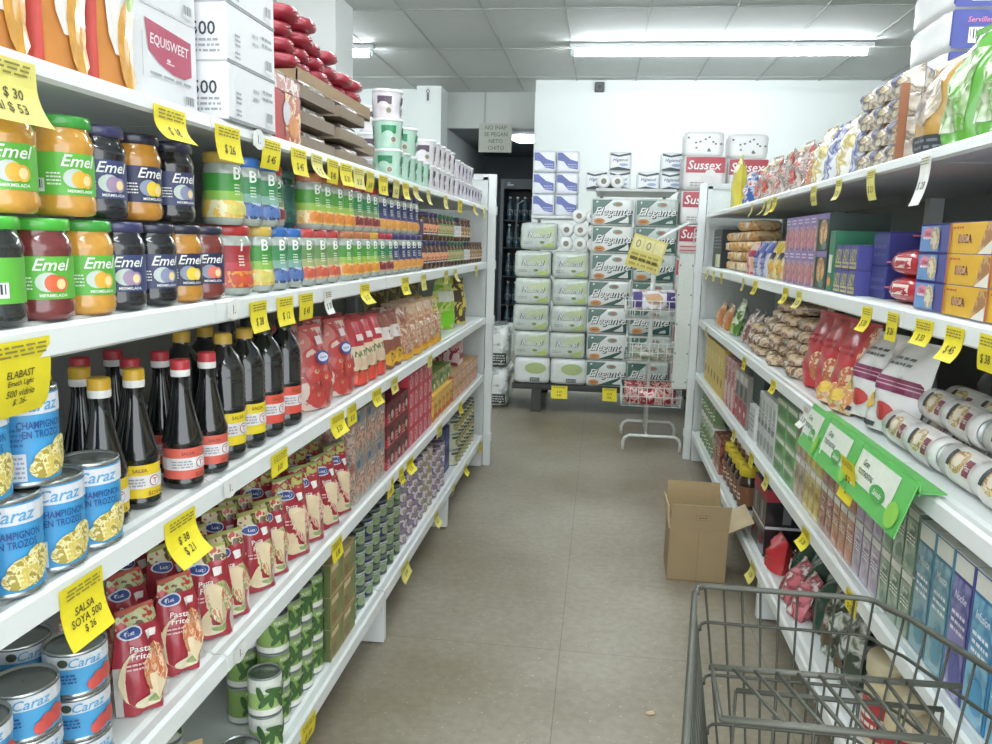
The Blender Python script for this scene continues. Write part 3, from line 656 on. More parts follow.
def dkraft(d, w, h):
    d.ell(0, h*.2, w*.36, h*.15, C('e6b030', .4)); d.ell(.004, h*.2, w*.12, h*.1, C('5a3a20')); d.rect(-w*.4, h*.55, w*.4, h*.78, C('e4d8d0')); d.txt('Y', 0, h*.66, h*.12, C('6a2f28'))
pouch('pk', 'sauce_pouch', 'food pouch', .09, .165, .05, C('9a5a48', .4, coat=.2), dkraft, topnarrow=.15)
def dor(d, w, h):
    d.ell(0, h*.45, w*.38, h*.26, P('e8d0b8 d0a890 c07850 f0e4d0', 60)); d.rect(-w*.5, h*.0, w*.5, h*.12, C('e8a82a')); d.txt('Soya', 0, h*.78, h*.09, C('8a4a2a'), .2, wmax=w*.7)
pouch('po', 'crisp_bag', 'food pouch', .12, .17, .055, P('e89a4a d8844a e0b890 d8c0a0', 22), dor)
pouch('pb', 'crisp_bag', 'food pouch', .11, .17, .055, P('4a78b8 e8a84a e0c060 6a9a50', 24), dor)
pouch('pc', 'crisp_bag', 'food pouch', .11, .165, .05, P('c89078 d8b8a0 b87860 e0ccb8', 22), dor)
pouch('pv', 'tall_food_bag', 'food bag', .13, .20, .06, P('8a7a3a a8963c 6a5c30 b8a860', 18))
pouch('pg', 'tall_food_bag', 'food bag', .15, .225, .07, P('b8d84a 8fd02a d4e07a 7ab82a', 12), lambda d, w, h: (d.rect(-w*.3, h*.55, w*.3, h*.75, C('e8ecd8')), d.ell(0, h*.22, w*.4, h*.16, C('86e02a'))), topnarrow=.4)
pouch('py', 'tall_food_bag', 'food bag', .13, .21, .06, P('f0c83a e8d850 5a4a38 f4e080', 14), topnarrow=.35)
tg = 'food pouches past the soy bottles'; pz = 'soy sauce shelf'
fill('pt', [1.755, 1.925], -1, S3, 'pouch printed with tomatoes', pz, tg, rows=2, inset=.015, yaw=-.2, tilt=-.08, jit=.1)
fill('pr', [2.06, 2.15, 2.24], -1, S3, 'red sauce pouch', pz, tg, rows=3, inset=.012, yaw=-.25, tilt=-.12, jit=.12)
fill('pk', [2.345, 2.435], -1, S3, 'brown pouch with yellow oval', pz, tg, rows=2, inset=.012, yaw=-.25, tilt=-.08, jit=.1)
fill('pc', [2.55], -1, S3, 'kraft-pink crisp bag', pz, tg, rows=2, inset=.012, yaw=-.3, tilt=-.1)
fill('po', [2.68, 2.81, 2.93], -1, S3, 'orange crisp bag', pz, tg, rows=2, inset=.012, yaw=-.3, tilt=-.1, jit=.1)
fill('pb', [3.05], -1, S3, 'blue and orange crisp bag', pz, tg, rows=2, inset=.012, yaw=-.3, tilt=-.1)
fill('pv', [2.95, 3.13, 3.31, 3.48], -1, S3, 'olive-brown tall bag', 'back of soy sauce shelf', tg, inset=.21, yaw=-.5, jit=.2)
fill('pg', [3.52], -1, S3, 'bright green tall bag', 'far end of soy sauce shelf', tg, inset=.06, yaw=-.6)
fill('py', [3.78], -1, S3, 'yellow tall bag beside the bright green one', 'soy sauce shelf', tg, inset=.05, yaw=-.6)

def dpasta(food):
    def f(d, w, h):
        d.poly([(-w*.08+w*.42*cos(t)*.98+w*.02, h*.02+h*.0+h*(.33+.30*sin(t))) for t in [i*2*PI/18 for i in range(18)]], C('e6d2a8', .35))
        d.ell(w*.16, h*.42, w*.26, h*.24, P(food, 70, stretch=(1, 2.2, .8))); d.ell(-w*.02, h*.12, w*.26, h*.06, C('e8dfc0', .4)); d.ell(w*.1, h*.13, w*.16, h*.035, C('9ab068', .4, var=.3))
        bl = C('2c4a94', .35); d.ell(-w*.2, h*.82, w*.2, h*.065, C('dfe4ee')); d.ell(-w*.2, h*.82, w*.17, h*.05, bl); d.txt('Luz', -w*.2, h*.82, h*.035, C('eef0f6'), .2)
        d.rect(w*.05, h*.72, w*.24, h*.80, C('f0e8e4'), 2, 2); d.txt('Pasta\nFrito', -w*.12, h*.63, h*.13, TX2, .15, wmax=w*.42); d.scrib(-w*.36, h*.46, -w*.05, h*.54, 2, C('e8b8b8'))
    return f
rp = C('b22c3a', .32, coat=.5, var=.15, scale=25)
def rtop(m1): return lambda u, v: (P('b8bf4a c83a3a d8d0a0 6a4a38 98a840', 28) if v > .84 else (C('c8c2b8', .3, coat=.5) if abs(u) > .86 and v < .3 else None))
pouch('q1', 'pasta_pouch', 'pasta pouch', .082, .150, .046, rp, dpasta('e8a070 d87a48 f0c8a0 c86838'), reg=lambda u, v: P('c8b878 c83a3a b8c088 6a4a38', 30) if v > .88 else (C('c8c2b8', .3, coat=.5) if abs(u) > .84 and v < .5 else None), top=.05, topnarrow=.3, wr=.007, sealmat=C('b85a4a'))
pouch('q2', 'pasta_pouch', 'pasta pouch', .088, .155, .05, rp, dpasta('e0a880 8aa050 e8d8b0 c87850'), reg=rtop(0), top=.05, topnarrow=.2, wr=.008, sealmat=C('a8a858', .35))
pouch('q3', 'pasta_pouch', 'pasta pouch', .105, .175, .05, rp, dpasta('e8b098 d88878 f0d0c0 c06858'), reg=lambda u, v: P('8fb048 b8c068 b03a3a d0d0a8', 26) if v > .88 else None, top=.04, topnarrow=.2, wr=.007, sealmat=C('8fa058'))
tg = 'red pasta pouches on the fourth shelf'; pz = 'pasta shelf'
fill('q1', [1.015, 1.125], -1, S4, 'red pasta pouch beside blue cans', pz, tg, rows=2, dx=.085, inset=.02, yaw=-.55, tilt=-.06, jit=.25)
fill('q2', [1.235, 1.31, 1.43, 1.50], -1, S4, 'red pasta pouch with salad print', pz, tg, rows=3, dx=.07, inset=.025, yaw=-.55, tilt=-.05, jit=.4)
fill('q3', [1.60, 1.69], -1, S4, 'red pasta pouch with prawn print', pz, tg, rows=2, dx=.07, inset=.02, yaw=-.5, tilt=-.05, jit=.2)
fill('q3', [1.79, 1.885], -1, S4, 'wide red pouch before the brown cartons', pz, tg, rows=2, dx=.07, inset=.012, yaw=-.35, tilt=-.05, jit=.1)
pouch('sk', 'kraft_sachet', 'sachet', .10, .16, .05, C('b59a6a', .5), lambda d, w, h: (d.ell(-.01, h*.55, w*.22, h*.2, C('7a6a3a', .4)), [d.ell(.022+.006*k, h*(.25+.12*k), .006, h*.14, C('3f7a2f'), rot=.6) for k in range(4)]))
fill('sk', [1.09, 1.16], -1, S5, 'kraft sachet with green leaves', 'bottom shelf before the blue tin', 'kraft sachets on the bottom shelf', rows=1, inset=.06, yaw=-.8, jit=.2)

# ------------------------------------------------------------------ cartons
def carton(key, name, cat, w, d_, h, mat, front=None, near=None, top=None, c=.0015, lid=False):
    b = MB(); b.cbox(-d_/2, d_/2, -w/2, w/2, 0, h, mat, c)
    if front: front(D(b, fx(d_/2)), w, h)
    if near: near(D(b, fny(-w/2)), d_, h); near(D(b, fpy(w/2)), d_, h)
    parts = [(None, b)]
    if lid:
        l = MB(); lm = lid if lid is not True else mat
        l.box(-d_/2-.0006, d_/2+.0006, -w/2-.0004, -.0008, h, h+.0012, lm); l.box(-d_/2-.0006, d_/2+.0006, .0008, w/2+.0004, h, h+.0012, lm)
        parts = [('carton_body', b), ('top_flap', l)]
    if top: top(D(b, ftop(h)), w, d_)
    kind(name, cat, parts, d_, w=w, h=h+(.0014 if lid else .0004), key=key)
mr = P('7a5a50 a8786a c8b0a0 8a8a80', 45)
carton('kb', 'meal_carton', 'food carton', .098, .14, .122, mr, lambda d, w, h: (d.ell(0, h*.4, w*.4, h*.25, P('c88a70 e0b8a0 a86858', 70)), d.rect(-w*.4, h*.72, w*.4, h*.95, C('8a9298')), d.ell(-w*.15, h*.84, w*.14, h*.08, C('4a6a94')), d.txt('Pasta', w*.15, h*.6, h*.09, TX2, .2)), lid=C('8a8f8a'))
fill('kb', [2.0, 2.10, 2.20], -1, S4, 'brown-grey meal carton', 'pasta shelf', 'meal cartons on the pasta shelf', layers=2, inset=.012, yaw=-.0)
rd = C('c23040', .4, coat=.2); dr = C('6e1e2a', .4, coat=.2)
carton('kr', 'sauce_carton', 'food carton', .085, .14, .068, rd, lambda d, w, h: (d.rect(-w*.5, h*.55, w*.5, h, dr), d.ell(.01, h*.45, w*.28, h*.36, C('3a2a28')), d.ell(.014, h*.42, w*.16, h*.2, C('d8c0b0')), d.scrib(-w*.45, h*.1, -w*.12, h*.5, 3, C('f0d0c8'))), near=lambda d, w, h: (d.rect(-w*.5, h*.4, w*.5, h, dr), d.bars(-.02, h*.1, .02, h*.36)), lid=dr)
carton('kp', 'sauce_carton', 'food carton', .07, .13, .062, C('d83a4e', .4, coat=.2), lambda d, w, h: (d.ell(-.008, h*.5, w*.26, h*.4, C('f0c8cc')), d.rect(w*.12, h*.1, w*.4, h*.9, C('e86a78')), d.txt('R', -.008, h*.5, h*.5, C('c02a3a'))), lid=C('b83048'))
tg = 'red cartons on the pasta shelf'
fill('kr', [2.315, 2.405, 2.495], -1, S4, 'dark red sauce carton', 'pasta shelf', tg, layers=3, inset=.012)
fill('kp', [2.585+.074*i for i in range(5)], -1, S4, 'bright red carton', 'pasta shelf', tg, layers=4, inset=.012)
carton('ky', 'stock_cube_carton', 'food carton', .075, .13, .10, P('f0b83a e89a2a f4cc5a d8842a', 40), lambda d, w, h: (d.rect(-w*.4, h*.1, w*.4, h*.3, C('c8502a')), d.txt('Caldo', 0, h*.6, h*.16, C('8a2a1a'), .1)), lid=C('f0c040'))
fill('ky', [2.99+.08*i for i in range(5)], -1, S4, 'yellow stock cube carton', 'pasta shelf', tg, layers=1, inset=.012)
carton('kg', 'rice_carton', 'food carton', .13, .2, .07, P('8a9a48 b8a860 5a8a3a d0b878', 24), lambda d, w, h: (d.rect(-w*.2, h*.2, w*.25, h*.8, C('4a8a3a')), d.rect(.0, h*.2, .03, h*.45, C('e8e8d8'))), lid=C('7a9440'))
fill('kg', [3.03, 3.18, 3.33], -1, S4+.1016, 'green and tan carton on the yellow cartons', 'pasta shelf', tg, layers=1, inset=.03)
carton('ko', 'stock_cube_carton', 'food carton', .11, .15, .055, P('d87a4a c85a48 e0a878 b84838', 50), lambda d, w, h: d.scrib(-w*.4, h*.2, w*.4, h*.8, 3, C('f0d8b8')), lid=C('c8a070'))
fill('ko', [3.42+.115*i for i in range(6)], -1, S4, 'orange-red flat carton', 'pasta shelf', tg, layers=2, inset=.012)
carton('kk', 'tea_carton', 'food carton', .12, .15, .13, P('c85868 e0a8a8 a83848 f0d8d8', 20), lambda d, w, h: (d.rect(-w*.4, h*.2, w*.4, h*.4, C('b02a3a')), d.rect(-w*.3, h*.05, w*.3, h*.18, C('e8e0d8'))))
fill('kk', [3.72], -1, S4+.115, 'pink and red carton on top of orange ones', 'pasta shelf', tg, inset=.04)
carton('kw', 'spice_carton', 'food carton', .1, .16, .10, C('2e3f8a', .4), lambda d, w, h: (d.scrib(-w*.4, h*.15, w*.4, h*.4, 2, C('8a9ac8')),), lid=C('3a4a98'))
fill('kw', [3.34, 3.45], -1, S5, 'large blue carton', 'bottom shelf past the tuna tins', 'cartons on the bottom shelf', layers=2, inset=.05)
can('cw', .036, .075, 'c8ccb0', lambda d, r, h: (d.ell(.005, h*.45, .02, h*.25, P('8aa060 c8b078 5a7a48', 80)), d.rect(-.03, h*.7, .03, h*.85, C('4a5a48'))), n=14)
fill('cw', [3.56+.078*i for i in range(7)], -1, S5, 'pale green-white tin', 'bottom shelf', 'pale tins at the far end of the bottom shelf', layers=3, inset=.02, jit=.4, yaw=-.5)
br = P('b0985a 8a8a48 c8b078 a08850', 22)
carton('kn', 'bean_carton', 'food carton', .095, .14, .082, C('a08c58', .5), lambda d, w, h: (d.poly([(-w*.1, h*.1), (w*.45, h*.25), (w*.45, h*.9), (w*.1, h*.8)], C('7a8a48', .4, var=.25)), d.rect(-w*.45, h*.75, w*.1, h*.92, C('d8c898')), d.scrib(-w*.42, h*.15, -w*.12, h*.5, 3, C('6a5a34'))), near=lambda d, w, h: (d.rect(-w*.5, h*.0, w*.5, h, C('5a6a3a')), d.rect(-w*.3, h*.2, w*.3, h*.55, C('2a3420'))), lid=C('b8a470'))
fill('kn', [1.805, 1.903], -1, S5, 'olive-tan bean carton', 'bottom shelf', 'cartons on the bottom shelf', layers=3, inset=.012)

# ------------------------------------------------------------------ shelf above the jams
pouch('jp', 'juice_powder_pack', 'drink powder pack', .100, .27, .06, C('d8883a', .3, coat=.6, var=.35, scale=14), lambda d, w, h: (d.rect(-w*.47, h*.0, -w*.36, h*.9, C('d0443a')), d.ell(-w*.02, h*.55, w*.26, h*.42, C('efe9e2', .3, coat=.5)), d.ell(w*.22, h*.2, w*.25, h*.2, C('e0a03a', .3, coat=.5, var=.3)), d.ell(w*.26, h*.6, w*.2, h*.25, C('8ab03a', .3, var=.3)), d.ell(w*.05, h*.44, .012, .004, C('5a4a3a')), d.txt('naranja', w*.02, h*.8, h*.07, C('d8661a'), .2, wmax=w*.6)), wr=.003, power=7, bot=.95)
fill('jp', [.69, .785, .885, .982], -1, S1, 'orange drink powder pack', 'shelf above the jams', 'drink powder packs above the jams', inset=.012, yaw=-.05)
wc = C('e6e8ea', .5, var=.02)
pk = C('c0506a', .4)
def dequi(d, w, h):
    pts = [(-w*.28, h*.86), (w*.40, h*.80), (w*.40, h*.42), (w*.28, h*.36), (w*.1, h*.37), (-w*.1, h*.44), (-w*.24, h*.54)]
    d.poly(pts, pk); d.txt('EQUISWEET', w*.07, h*.66, h*.13, C('f6f0f2'), .1, wmax=w*.58); d.ell(w*.04, h*.5, w*.03, h*.02, C('f0dce2')); d.rect(w*.0, h*.46, w*.12, h*.475, C('f0dce2'))
    d.rect(-w*.34, h*.25, -w*.335, h*.7, C('9aa0a6'), 1, 1); d.scrib(-w*.25, h*.28, w*.4, h*.34, 1, C('a8aeb4')); d.bars(w*.27, h*.05, w*.42, h*.2)
    d.rect(-w*.1, 0, w*.1, h*.003, C('b8bcc0'), 1, 1)
carton('eq', 'sweetener_carton', 'cardboard carton', .182, .25, .128, wc, dequi, near=lambda d, w, h: d.scrib(-w*.3, h*.3, w*.3, h*.5, 3, C('9aa0a6')), lid=True)
fill('eq', [1.126], -1, S1, 'white carton with pink sweetener badge', 'beside the orange packs', 'white cartons above the jams', layers=2, inset=.03, laynames=['lower', 'upper'])
def d500(d, w, h):
    d.rect(-w*.5, -.0, w*.5, h*.04, C('8a9092'), 6, 1); d.scrib(w*.2, h*.55, w*.42, h*.8, 2, C('9aa0a6')); d.scrib(-w*.35, h*.3, -w*.25, h*.55, 3, C('8a9096')); d.scrib(w*.0, h*.45, w*.12, h*.75, 2, C('b0b6bc'))
    d.bars(w*.28, h*.1, w*.42, h*.38); d.scrib(-w*.36, h*.08, -w*.26, h*.24, 2, C('8a9096'))
carton('wf', 'white_carton', 'cardboard carton', .185, .27, .086, wc, d500, near=lambda d, w, h: (d.txt('500', w*.36, h*.55, h*.24, C('3a4046'), 0), d.scrib(w*.28, h*.12, w*.46, h*.4, 3, C('9aa0a6'))), lid=C('b8bec0'))
fill('wf', [1.325], -1, S1, 'low white carton marked 500', 'above the jams', 'white cartons above the jams', layers=4, inset=-.012)
carton('kf', 'kraft_box', 'cardboard carton', .035, .22, .2, C('b89c78', .7), lambda d, w, h: d.rect(-w*.2, 0, w*.2, h, C('d8c8a8')), lid=True)
fill('kf', [1.44], -1, S1, 'tall taped kraft box beside the white cartons', '', 'boxes above the jams', inset=.012)
carton('kz', 'biscuit_carton', 'food carton', .13, .16, .09, C('a83a34', .4), lambda d, w, h: (d.rect(-w*.1, 0, w*.5, h, P('d89a5a c8683a e8c890 b85030', 40)), d.ell(-w*.05, h*.6, w*.14, h*.25, C('d8d4dc')), d.rect(-w*.5, 0, -w*.32, h, C('c83a3a')), d.ell(w*.2, h*.35, w*.2, h*.25, C('d8843a', .4, var=.3))), lid=True)
fill('kz', [1.535], -1, S1, 'red carton with biscuit picture', 'under the red sacks', 'boxes above the jams', inset=.012)
carton('kq', 'biscuit_carton', 'food carton',   .13, .16, .03, P('c8b0a0 a83a3a d8c8b8 b06058', 30), lid=True)
fill('kq', [1.535], -1, S1+.0916, 'patterned low carton between red sacks and red carton', '', 'boxes above the jams', inset=.012)
def tray(key, w, d_, h, m):
    b = MB(); t = .0025
    b.box(-d_/2, d_/2, -w/2, w/2, 0, t, m); b.box(-d_/2, -d_/2+t, -w/2, w/2, 0, h, m)
    for s in (-1, 1):
        vs = [(x, s*w/2+e, z) for e in (0, -s*t) for x, z in ((-d_/2, 0), (d_/2, 0), (d_/2, h*.5), (d_/2-.05, h*.5), (d_/2-.09, h), (-d_/2, h))]
        b.add(vs, [tuple(range(6)), tuple(range(6, 12))] + [(i, (i+1) % 6, 6+(i+1) % 6, 6+i) for i in range(6)], m)
    b.box(d_/2-t, d_/2, -w/2, w/2, 0, h*.5, m)
    f = MB(); f.sbox(-d_/2+.01, d_/2-.006, -w/2+.008, w/2-.008, .003, h*.85, P('4a3a34 8a6a50 2f2a2e b89a70', 30), 6, 5)
    kind('display_tray', 'display tray', [('tray', b), ('wrapped_filling', f)], d_, w=w, h=h, key=key)
tray('t1', .22, .2, .05, C('8a7a68', .7)); tray('t2', .2, .18, .05, C('94826c', .7))
fill('t1', [1.725], -1, S1, 'grey-brown display tray', 'beside red biscuit carton', 'display trays above the jams', layers=3, inset=.02, laynames=['bottom', 'middle', 'top'])
fill('t2', [1.97], -1, S1, 'brown display tray', 'before the white tubs', 'display trays above the jams', layers=3, inset=.02, laynames=['bottom', 'middle', 'top'])
fill('t2', [2.17], -1, S1, 'brown display tray by the tubs', 'above the jams', 'display trays above the jams', layers=2, inset=.05, laynames=['lower', 'upper'])
b = MB(); b.box(-.13, .13, -.28, .28, 0, .003, C('b89c74', .7)); b.box(.127, .13, -.28, .28, 0, .035, C('a88c68', .7)); b.box(-.13, .13, -.28, -.277, 0, .03, C('a88c68', .7))
kind('cardboard_tray', 'cardboard tray', [(None, b)], .26, h=.003)
fill('cardboard_tray', [2.03], -1, S1+.1515, 'flat kraft cardboard tray under the red sacks', '', 'boxes above the jams', inset=.075)
b = MB(); b.sbox(-.08, .08, -.046, .046, 0, .036, C('a42838', .3, coat=.5, var=.25, scale=25), 3, 6, .05, seed=4)
d = D(b, lambda a, bb, o: (.0795-abs(bb-.018)*.6-abs(a)*.35+o, a, bb), .002); d.ell(0, .02, .026, .009, C('d8a0a4')); d.scrib(-.02, .014, .02, .026, 2, C('8a2030'))
s = MB(); s.box(-.094, -.074, -.034, .034, .016, .019, C('8f2434', .35))
kind('red_sack', 'food sack', [('sack_body', b), ('end_seal', s)], .16, w=.092, h=.033)
tops = [5, 5, 4, 4, 3, 3]
for i in range(6):
    for l in range(tops[i]):
        y = 1.80+.094*i
        if y > 2.29: continue
        lb = words('shiny red food sack', LAY[tops[i]][l]+' layer', ORD[i]+' pile from near end', 'above the jams')
        put('red_sack', (-.78+random.uniform(-.012, .012), y+random.uniform(-.008, .008), S1+.1555+l*.0335), 0, lb, 'red sacks above the jams', rot=(random.uniform(-.05, .05), random.uniform(-.03, .03), random.uniform(-.12, .12)))
# plastic tubs
def tub(key, base, pat, r=.046, h=.087):
    b = MB(); b.lathe([(r*.82, 0), (r*.84, .002), (r*.97, h*.9), (r*.97, h*.92)], C(base, .35, coat=.2), 20)
    n = 20; rm = lambda z: r*(.84+.13*z/(h*.9))+.0003
    fn = lambda a, bb, o: ((rm(bb)+o)*cos(a/r), (rm(bb)+o)*sin(a/r), bb)
    t = MB(); d = D(t, fn, .0005)
    t.add([fn(r*(-PI+2*PI*i/n), z, .0) for z in (h*.08, h*.84) for i in range(n+1)], [(i, i+1, n+2+i, n+1+i) for i in range(n)], C(base, .4), True)
    for q in range(4):
        a = -.12+.08*q; d.rect(a-.024, h*.5, a+.022, h*.76, C(pat, .4, var=.3), 4, 2); d.ell(a+.014, h*.3, .012, h*.13, C('e0dccc')); d.ell(a+.014, h*.3, .008, h*.09, C('8a8478'))
        d.ell(a-.004, h*.47, .016, h*.11, C(base, .4))
    l = MB(); l.lathe([(r*1.0, h*.9), (r*1.03, h*.91), (r*1.03, h*.98), (r*.98, h), (r*.85, h*.985)], C('eceeee', .35), 20)
    kind('plastic_tub', 'plastic tub', [('tub_body', b), ('lid', l), ('printed_sleeve', t)], 2*r, h=h+.0005, key=key)
tub('tm', 'b4dcc8', '2f8a5a'); tub('tw', 'e2dee2', '5a4a5a'); tub('tp', 'dcd8e4', '4a3f78', .040, .078)
tg = 'plastic tubs above the jams'; pz = 'above the jams'
fill('tm', [2.43+.097*i for i in range(5)], -1, S1, 'mint-green lidded tub', pz, tg, inset=.01, layers=lambda i, r: 2 if i in (0, 2) else 1, laynames=['lower', 'upper'], yaw=-.5, jit=.4)
fill('tw', [2.915+.097*i for i in range(5)], -1, S1, 'white lidded tub with brown print', pz, tg, inset=.01, layers=2, yaw=-.5, jit=.4)
fill('tp', [3.425+.09*i for i in range(8)], -1, S1, 'white tub with purple dots', pz, tg, inset=.01, layers=lambda i, r: 2 if i < 5 else 1, laynames=['lower', 'upper'], yaw=-.5, jit=.4)
put('tw', (-.665, 2.45, S1+.1755), 0, 'white tub tilted on top of the mint-green tubs', tg, rot=(0, .05, -.6))
for i, y in enumerate((2.75, 2.9)):
    for l in range(3): put('tw', (-.80, y, S1+.0878*l), -.5, words('white tub standing behind the mint-green tubs', ['bottom', 'middle', 'top'][l], ['nearer', 'farther'][i]+' pile'), tg)

# ================================================================== the biscuit run (other side of the aisle)
# --- shelf above the wafers
def dgb(d, w, h):
    d.rect(-w*.28, h*.12, w*.28, h*.8, P('7fae5a 93b878 6f9a50 b4c89c d4e0c8', 22, .2), 5, 5)
pouch('ug', 'green_food_bag', 'food bag', .125, .205, .10, C('5fae3a', .25, coat=.8, var=.25, scale=20), dgb, wr=.007, seed=3)
pouch('uy', 'snack_bag', 'food bag', .12, .17, .09, C('c89a4a', .25, coat=.8, var=.3, scale=18), lambda d, w, h: (d.rect(-w*.45, h*.03, w*.45, h*.22, C('3a3f44'), 6, 2), d.ell(.01, h*.58, w*.28, h*.26, P('d8d4cc b8a890 8a8078', 30)), d.scrib(-w*.4, h*.06, w*.4, h*.2, 2, C('7a8088'))), wr=.006)
carton('uo', 'snack_strip', 'food pack', .012, .016, .15, C('9a6040', .4, coat=.3), lambda d, w, h: d.scrib(-w*.4, h*.1, w*.4, h*.9, 8, C('d89a68')))
pouch('us', 'clear_food_pack', 'food pack', .09, .055, .08, P('c8b890 b09a70 e0dac8 8a7a68 d8d0c0', 34, .2, .8), lambda d, w, h: d.ell(0, h*.5, w*.2, h*.25, C('6a6a8a')), wr=.006)
pouch('ub', 'clear_food_pack', 'food bag', .085, .155, .07, P('8a90b8 c8ccd8 5a60a0 e0e0e4', 26, .2, .8), lambda d, w, h: d.rect(-w*.3, h*.75, w*.3, h*.92, C('4a50a0')), wr=.006)
pouch('ul', 'clear_food_pack', 'food bag', .085, .16, .07, P('d8cc80 e8e0b0 c0a850 e8e8e0', 26, .2, .8), wr=.006)
pouch('uw', 'sweet_bag', 'sweet bag', .115, .145, .07, P('e0d8d4 c87a5a d8a868 b04a4a ece8e4 8a6a58', 55, .2, .8), lambda d, w, h: (d.ell(0, h*.82, w*.28, h*.11, C('c8783a', .35, var=.3)), d.ell(0, h*.82, w*.18, h*.06, C('e8d8b0'))), wr=.008, seed=9)
pouch('ux', 'sweet_bag', 'sweet bag', .115, .155, .07, P('e8e4e0 c8504a d8c8c0 8a8078 e0d0c8', 36, .2, .8), lambda d, w, h: (d.ell(0, h*.3, w*.25, h*.16, C('b8483a', .35, var=.4, scale=90)), d.rect(-w*.4, h*.8, w*.4, h*.92, C('d8c8a0'))), wr=.009, seed=11)
pouch('ur', 'sweet_bag', 'sweet bag', .13, .13, .07, P('4a7ac8 c84a48 e8e4e8 3a60b0', 28, .25, .6), wr=.008)
pouch('ue', 'yellow_pasta_bag', 'food bag', .14, .235, .07, C('d8c840', .25, coat=.8, var=.25, scale=14), lambda d, w, h: d.rect(-w*.3, h*.7, w*.3, h*.85, C('e8e4c8')), topnarrow=.35)
ag = 'bags above the wafers'; pa = 'shelf above the wafers'
fill('ug', [1.40, 1.535], 1, S1, 'green cellophane food bag', pa, ag, inset=.02, tilt=-.08, yaw=.1)
fill('uy', [1.66], 1, S1, 'amber snack bag with dark base band', pa, ag, inset=.02, yaw=.05)
fill('uo', [1.735], 1, S1, 'narrow orange strip pack beside amber bag', pa, ag, inset=.005)
fill('us', [1.80, 1.895], 1, S1, 'beige clear food pack', pa, ag, inset=.012, layers=4, dz=.046, jit=.2)
fill('ul', [1.985], 1, S1, 'tall yellow-tinted clear pack', 'behind the beige packs', ag, inset=.08)
fill('ub', [2.085, 2.33], 1, S1, 'blue printed clear pack', pa, ag, inset=.02, tilt=-.1, jit=.2)
fill('ul', [2.205, 2.45], 1, S1, 'yellowish clear pack among blue ones', pa, ag, inset=.02, tilt=-.1, jit=.2)
fill('us', [2.0], 1, S1, 'white-topped clear pack', 'beside blue printed pack', ag, inset=.012, layers=4, dz=.046)
fill('uw', [2.60+.22*i for i in range(4)], 1, S1, 'tan sweet bag', pa, ag, inset=.015, rows=2, jit=.7, tilt=-.2, xj=.02)
fill('ux', [2.71+.22*i for i in range(4)], 1, S1, 'clear and red sweet bag', pa, ag, inset=.015, rows=2, jit=.7, tilt=-.12, xj=.02)
fill('ur', [3.55], 1, S1, 'blue and red sweet bag', 'beside the yellow bag', ag, inset=.02)
fill('ue', [3.92], 1, S1, 'upright yellow pasta bag', 'far end above the wafers', ag, inset=.02)
def dnap(d, w, h):
    d.rect(-w*.5, 0, w*.5, h, C('3f4a98', .4), 6, 2); d.bars(-w*.28, h*.15, w*.0, h*.55); d.txt('Servilletas', -w*.1, h*.75, h*.14, C('d87a9a'), .2); d.txt('Vif', w*.3, h*.7, h*.3, C('eef0f4'), .2)
b = MB(); b.sbox(-.08, .08, -.12, .12, 0, .085, C('eceeee', .35, coat=.4, var=.06, scale=30), 12, 6, .02)
e = MB(); e.cbox(-.077, .077, .118, .1235, .006, .079, C('3f4a98', .35)); dnap(D(e, fpy(.1235)), .15, .08)
kind('napkin_pack', 'napkin pack', [('film_wrap', b), ('printed_end', e)], .162, w=.25, h=.0855)
fill('napkin_pack', [2.05], 1, S1, 'white napkin pack with blue end', 'behind green bags', 'napkin packs above the wafers', inset=.155, layers=5)
# --- wafer shelf
def dinca(d, w, h):
    d.rect(-w*.5, 0, w*.5, h, C('e8b428', .35, var=.1), 6, 2); d.poly([(w*.18, 0), (w*.5, 0), (w*.5, h*.9), (w*.36, h)], P('c8945a d8a86a b07a48', 60)); d.poly([(w*.2, 0), (w*.5, h*.45), (w*.5, 0)], C('f0ece0'))
    d.txt('INCA', -w*.12, h*.48, h*.30, C('5a2a30'), 0); d.o += .0004; d.txt('INCA', -w*.12, h*.48, h*.22, C('e8b0a8'), 0, wmax=w*.42); d.scrib(-w*.42, h*.78, -w*.15, h*.92, 1, C('c8503a')); d.rect(-w*.5, 0, -w*.46, h, C('c86a3a'))
carton('wi', 'wafer_pack', 'biscuit pack', .15, .10, .049, C('4a3f98', .35, coat=.5), dinca, lid=C('4a3f98', .35))
def dblue(d, w, h):
    d.rect(-w*.46, h*.05, w*.2, h*.95, C('6a9ad8', .35, var=.2), 5, 2); d.ell(-w*.2, h*.68, w*.2, h*.22, C('e890a8')); d.scrib(-w*.36, h*.45, -w*.05, h*.6, 1, C('e8ecf4')); d.ell(w*.06, h*.5, w*.16, h*.42, P('d8c8a0 c0a878 e8dcc0', 80)); d.txt('Oblea', -w*.2, h*.68, h*.16, C('b02a5a'), .2, wmax=w*.3)
carton('wb', 'wafer_pack', 'biscuit pack', .125, .12, .049, C('3a3f98', .35, coat=.5), dblue, lid=C('3a3f98'))
wg = 'biscuit packs on the second shelf'; pw = 'wafer shelf'
fill('wi', [1.21, 1.365], 1, S2, 'yellow-fronted wafer pack', pw, wg, layers=3, inset=.012)
fill('wb', [1.51], 1, S2, 'blue-fronted wafer pack', 'beside yellow wafer packs', wg, layers=3, inset=.012)
pouch('wr', 'biscuit_bag', 'biscuit pack', .14, .055, .09, C('c82a38', .25, coat=.7, var=.3, scale=25), lambda d, w, h: (d.rect(-w*.1, h*.2, w*.15, h*.75, C('e8dcd0')), d.scrib(-w*.4, h*.3, -w*.15, h*.6, 2, C('f0c0b8'))), wr=.004)
pouch('wn', 'biscuit_bag', 'biscuit pack', .10, .055, .08, P('d8b890 c8a070 e8d8c0', 40, .25, .7))
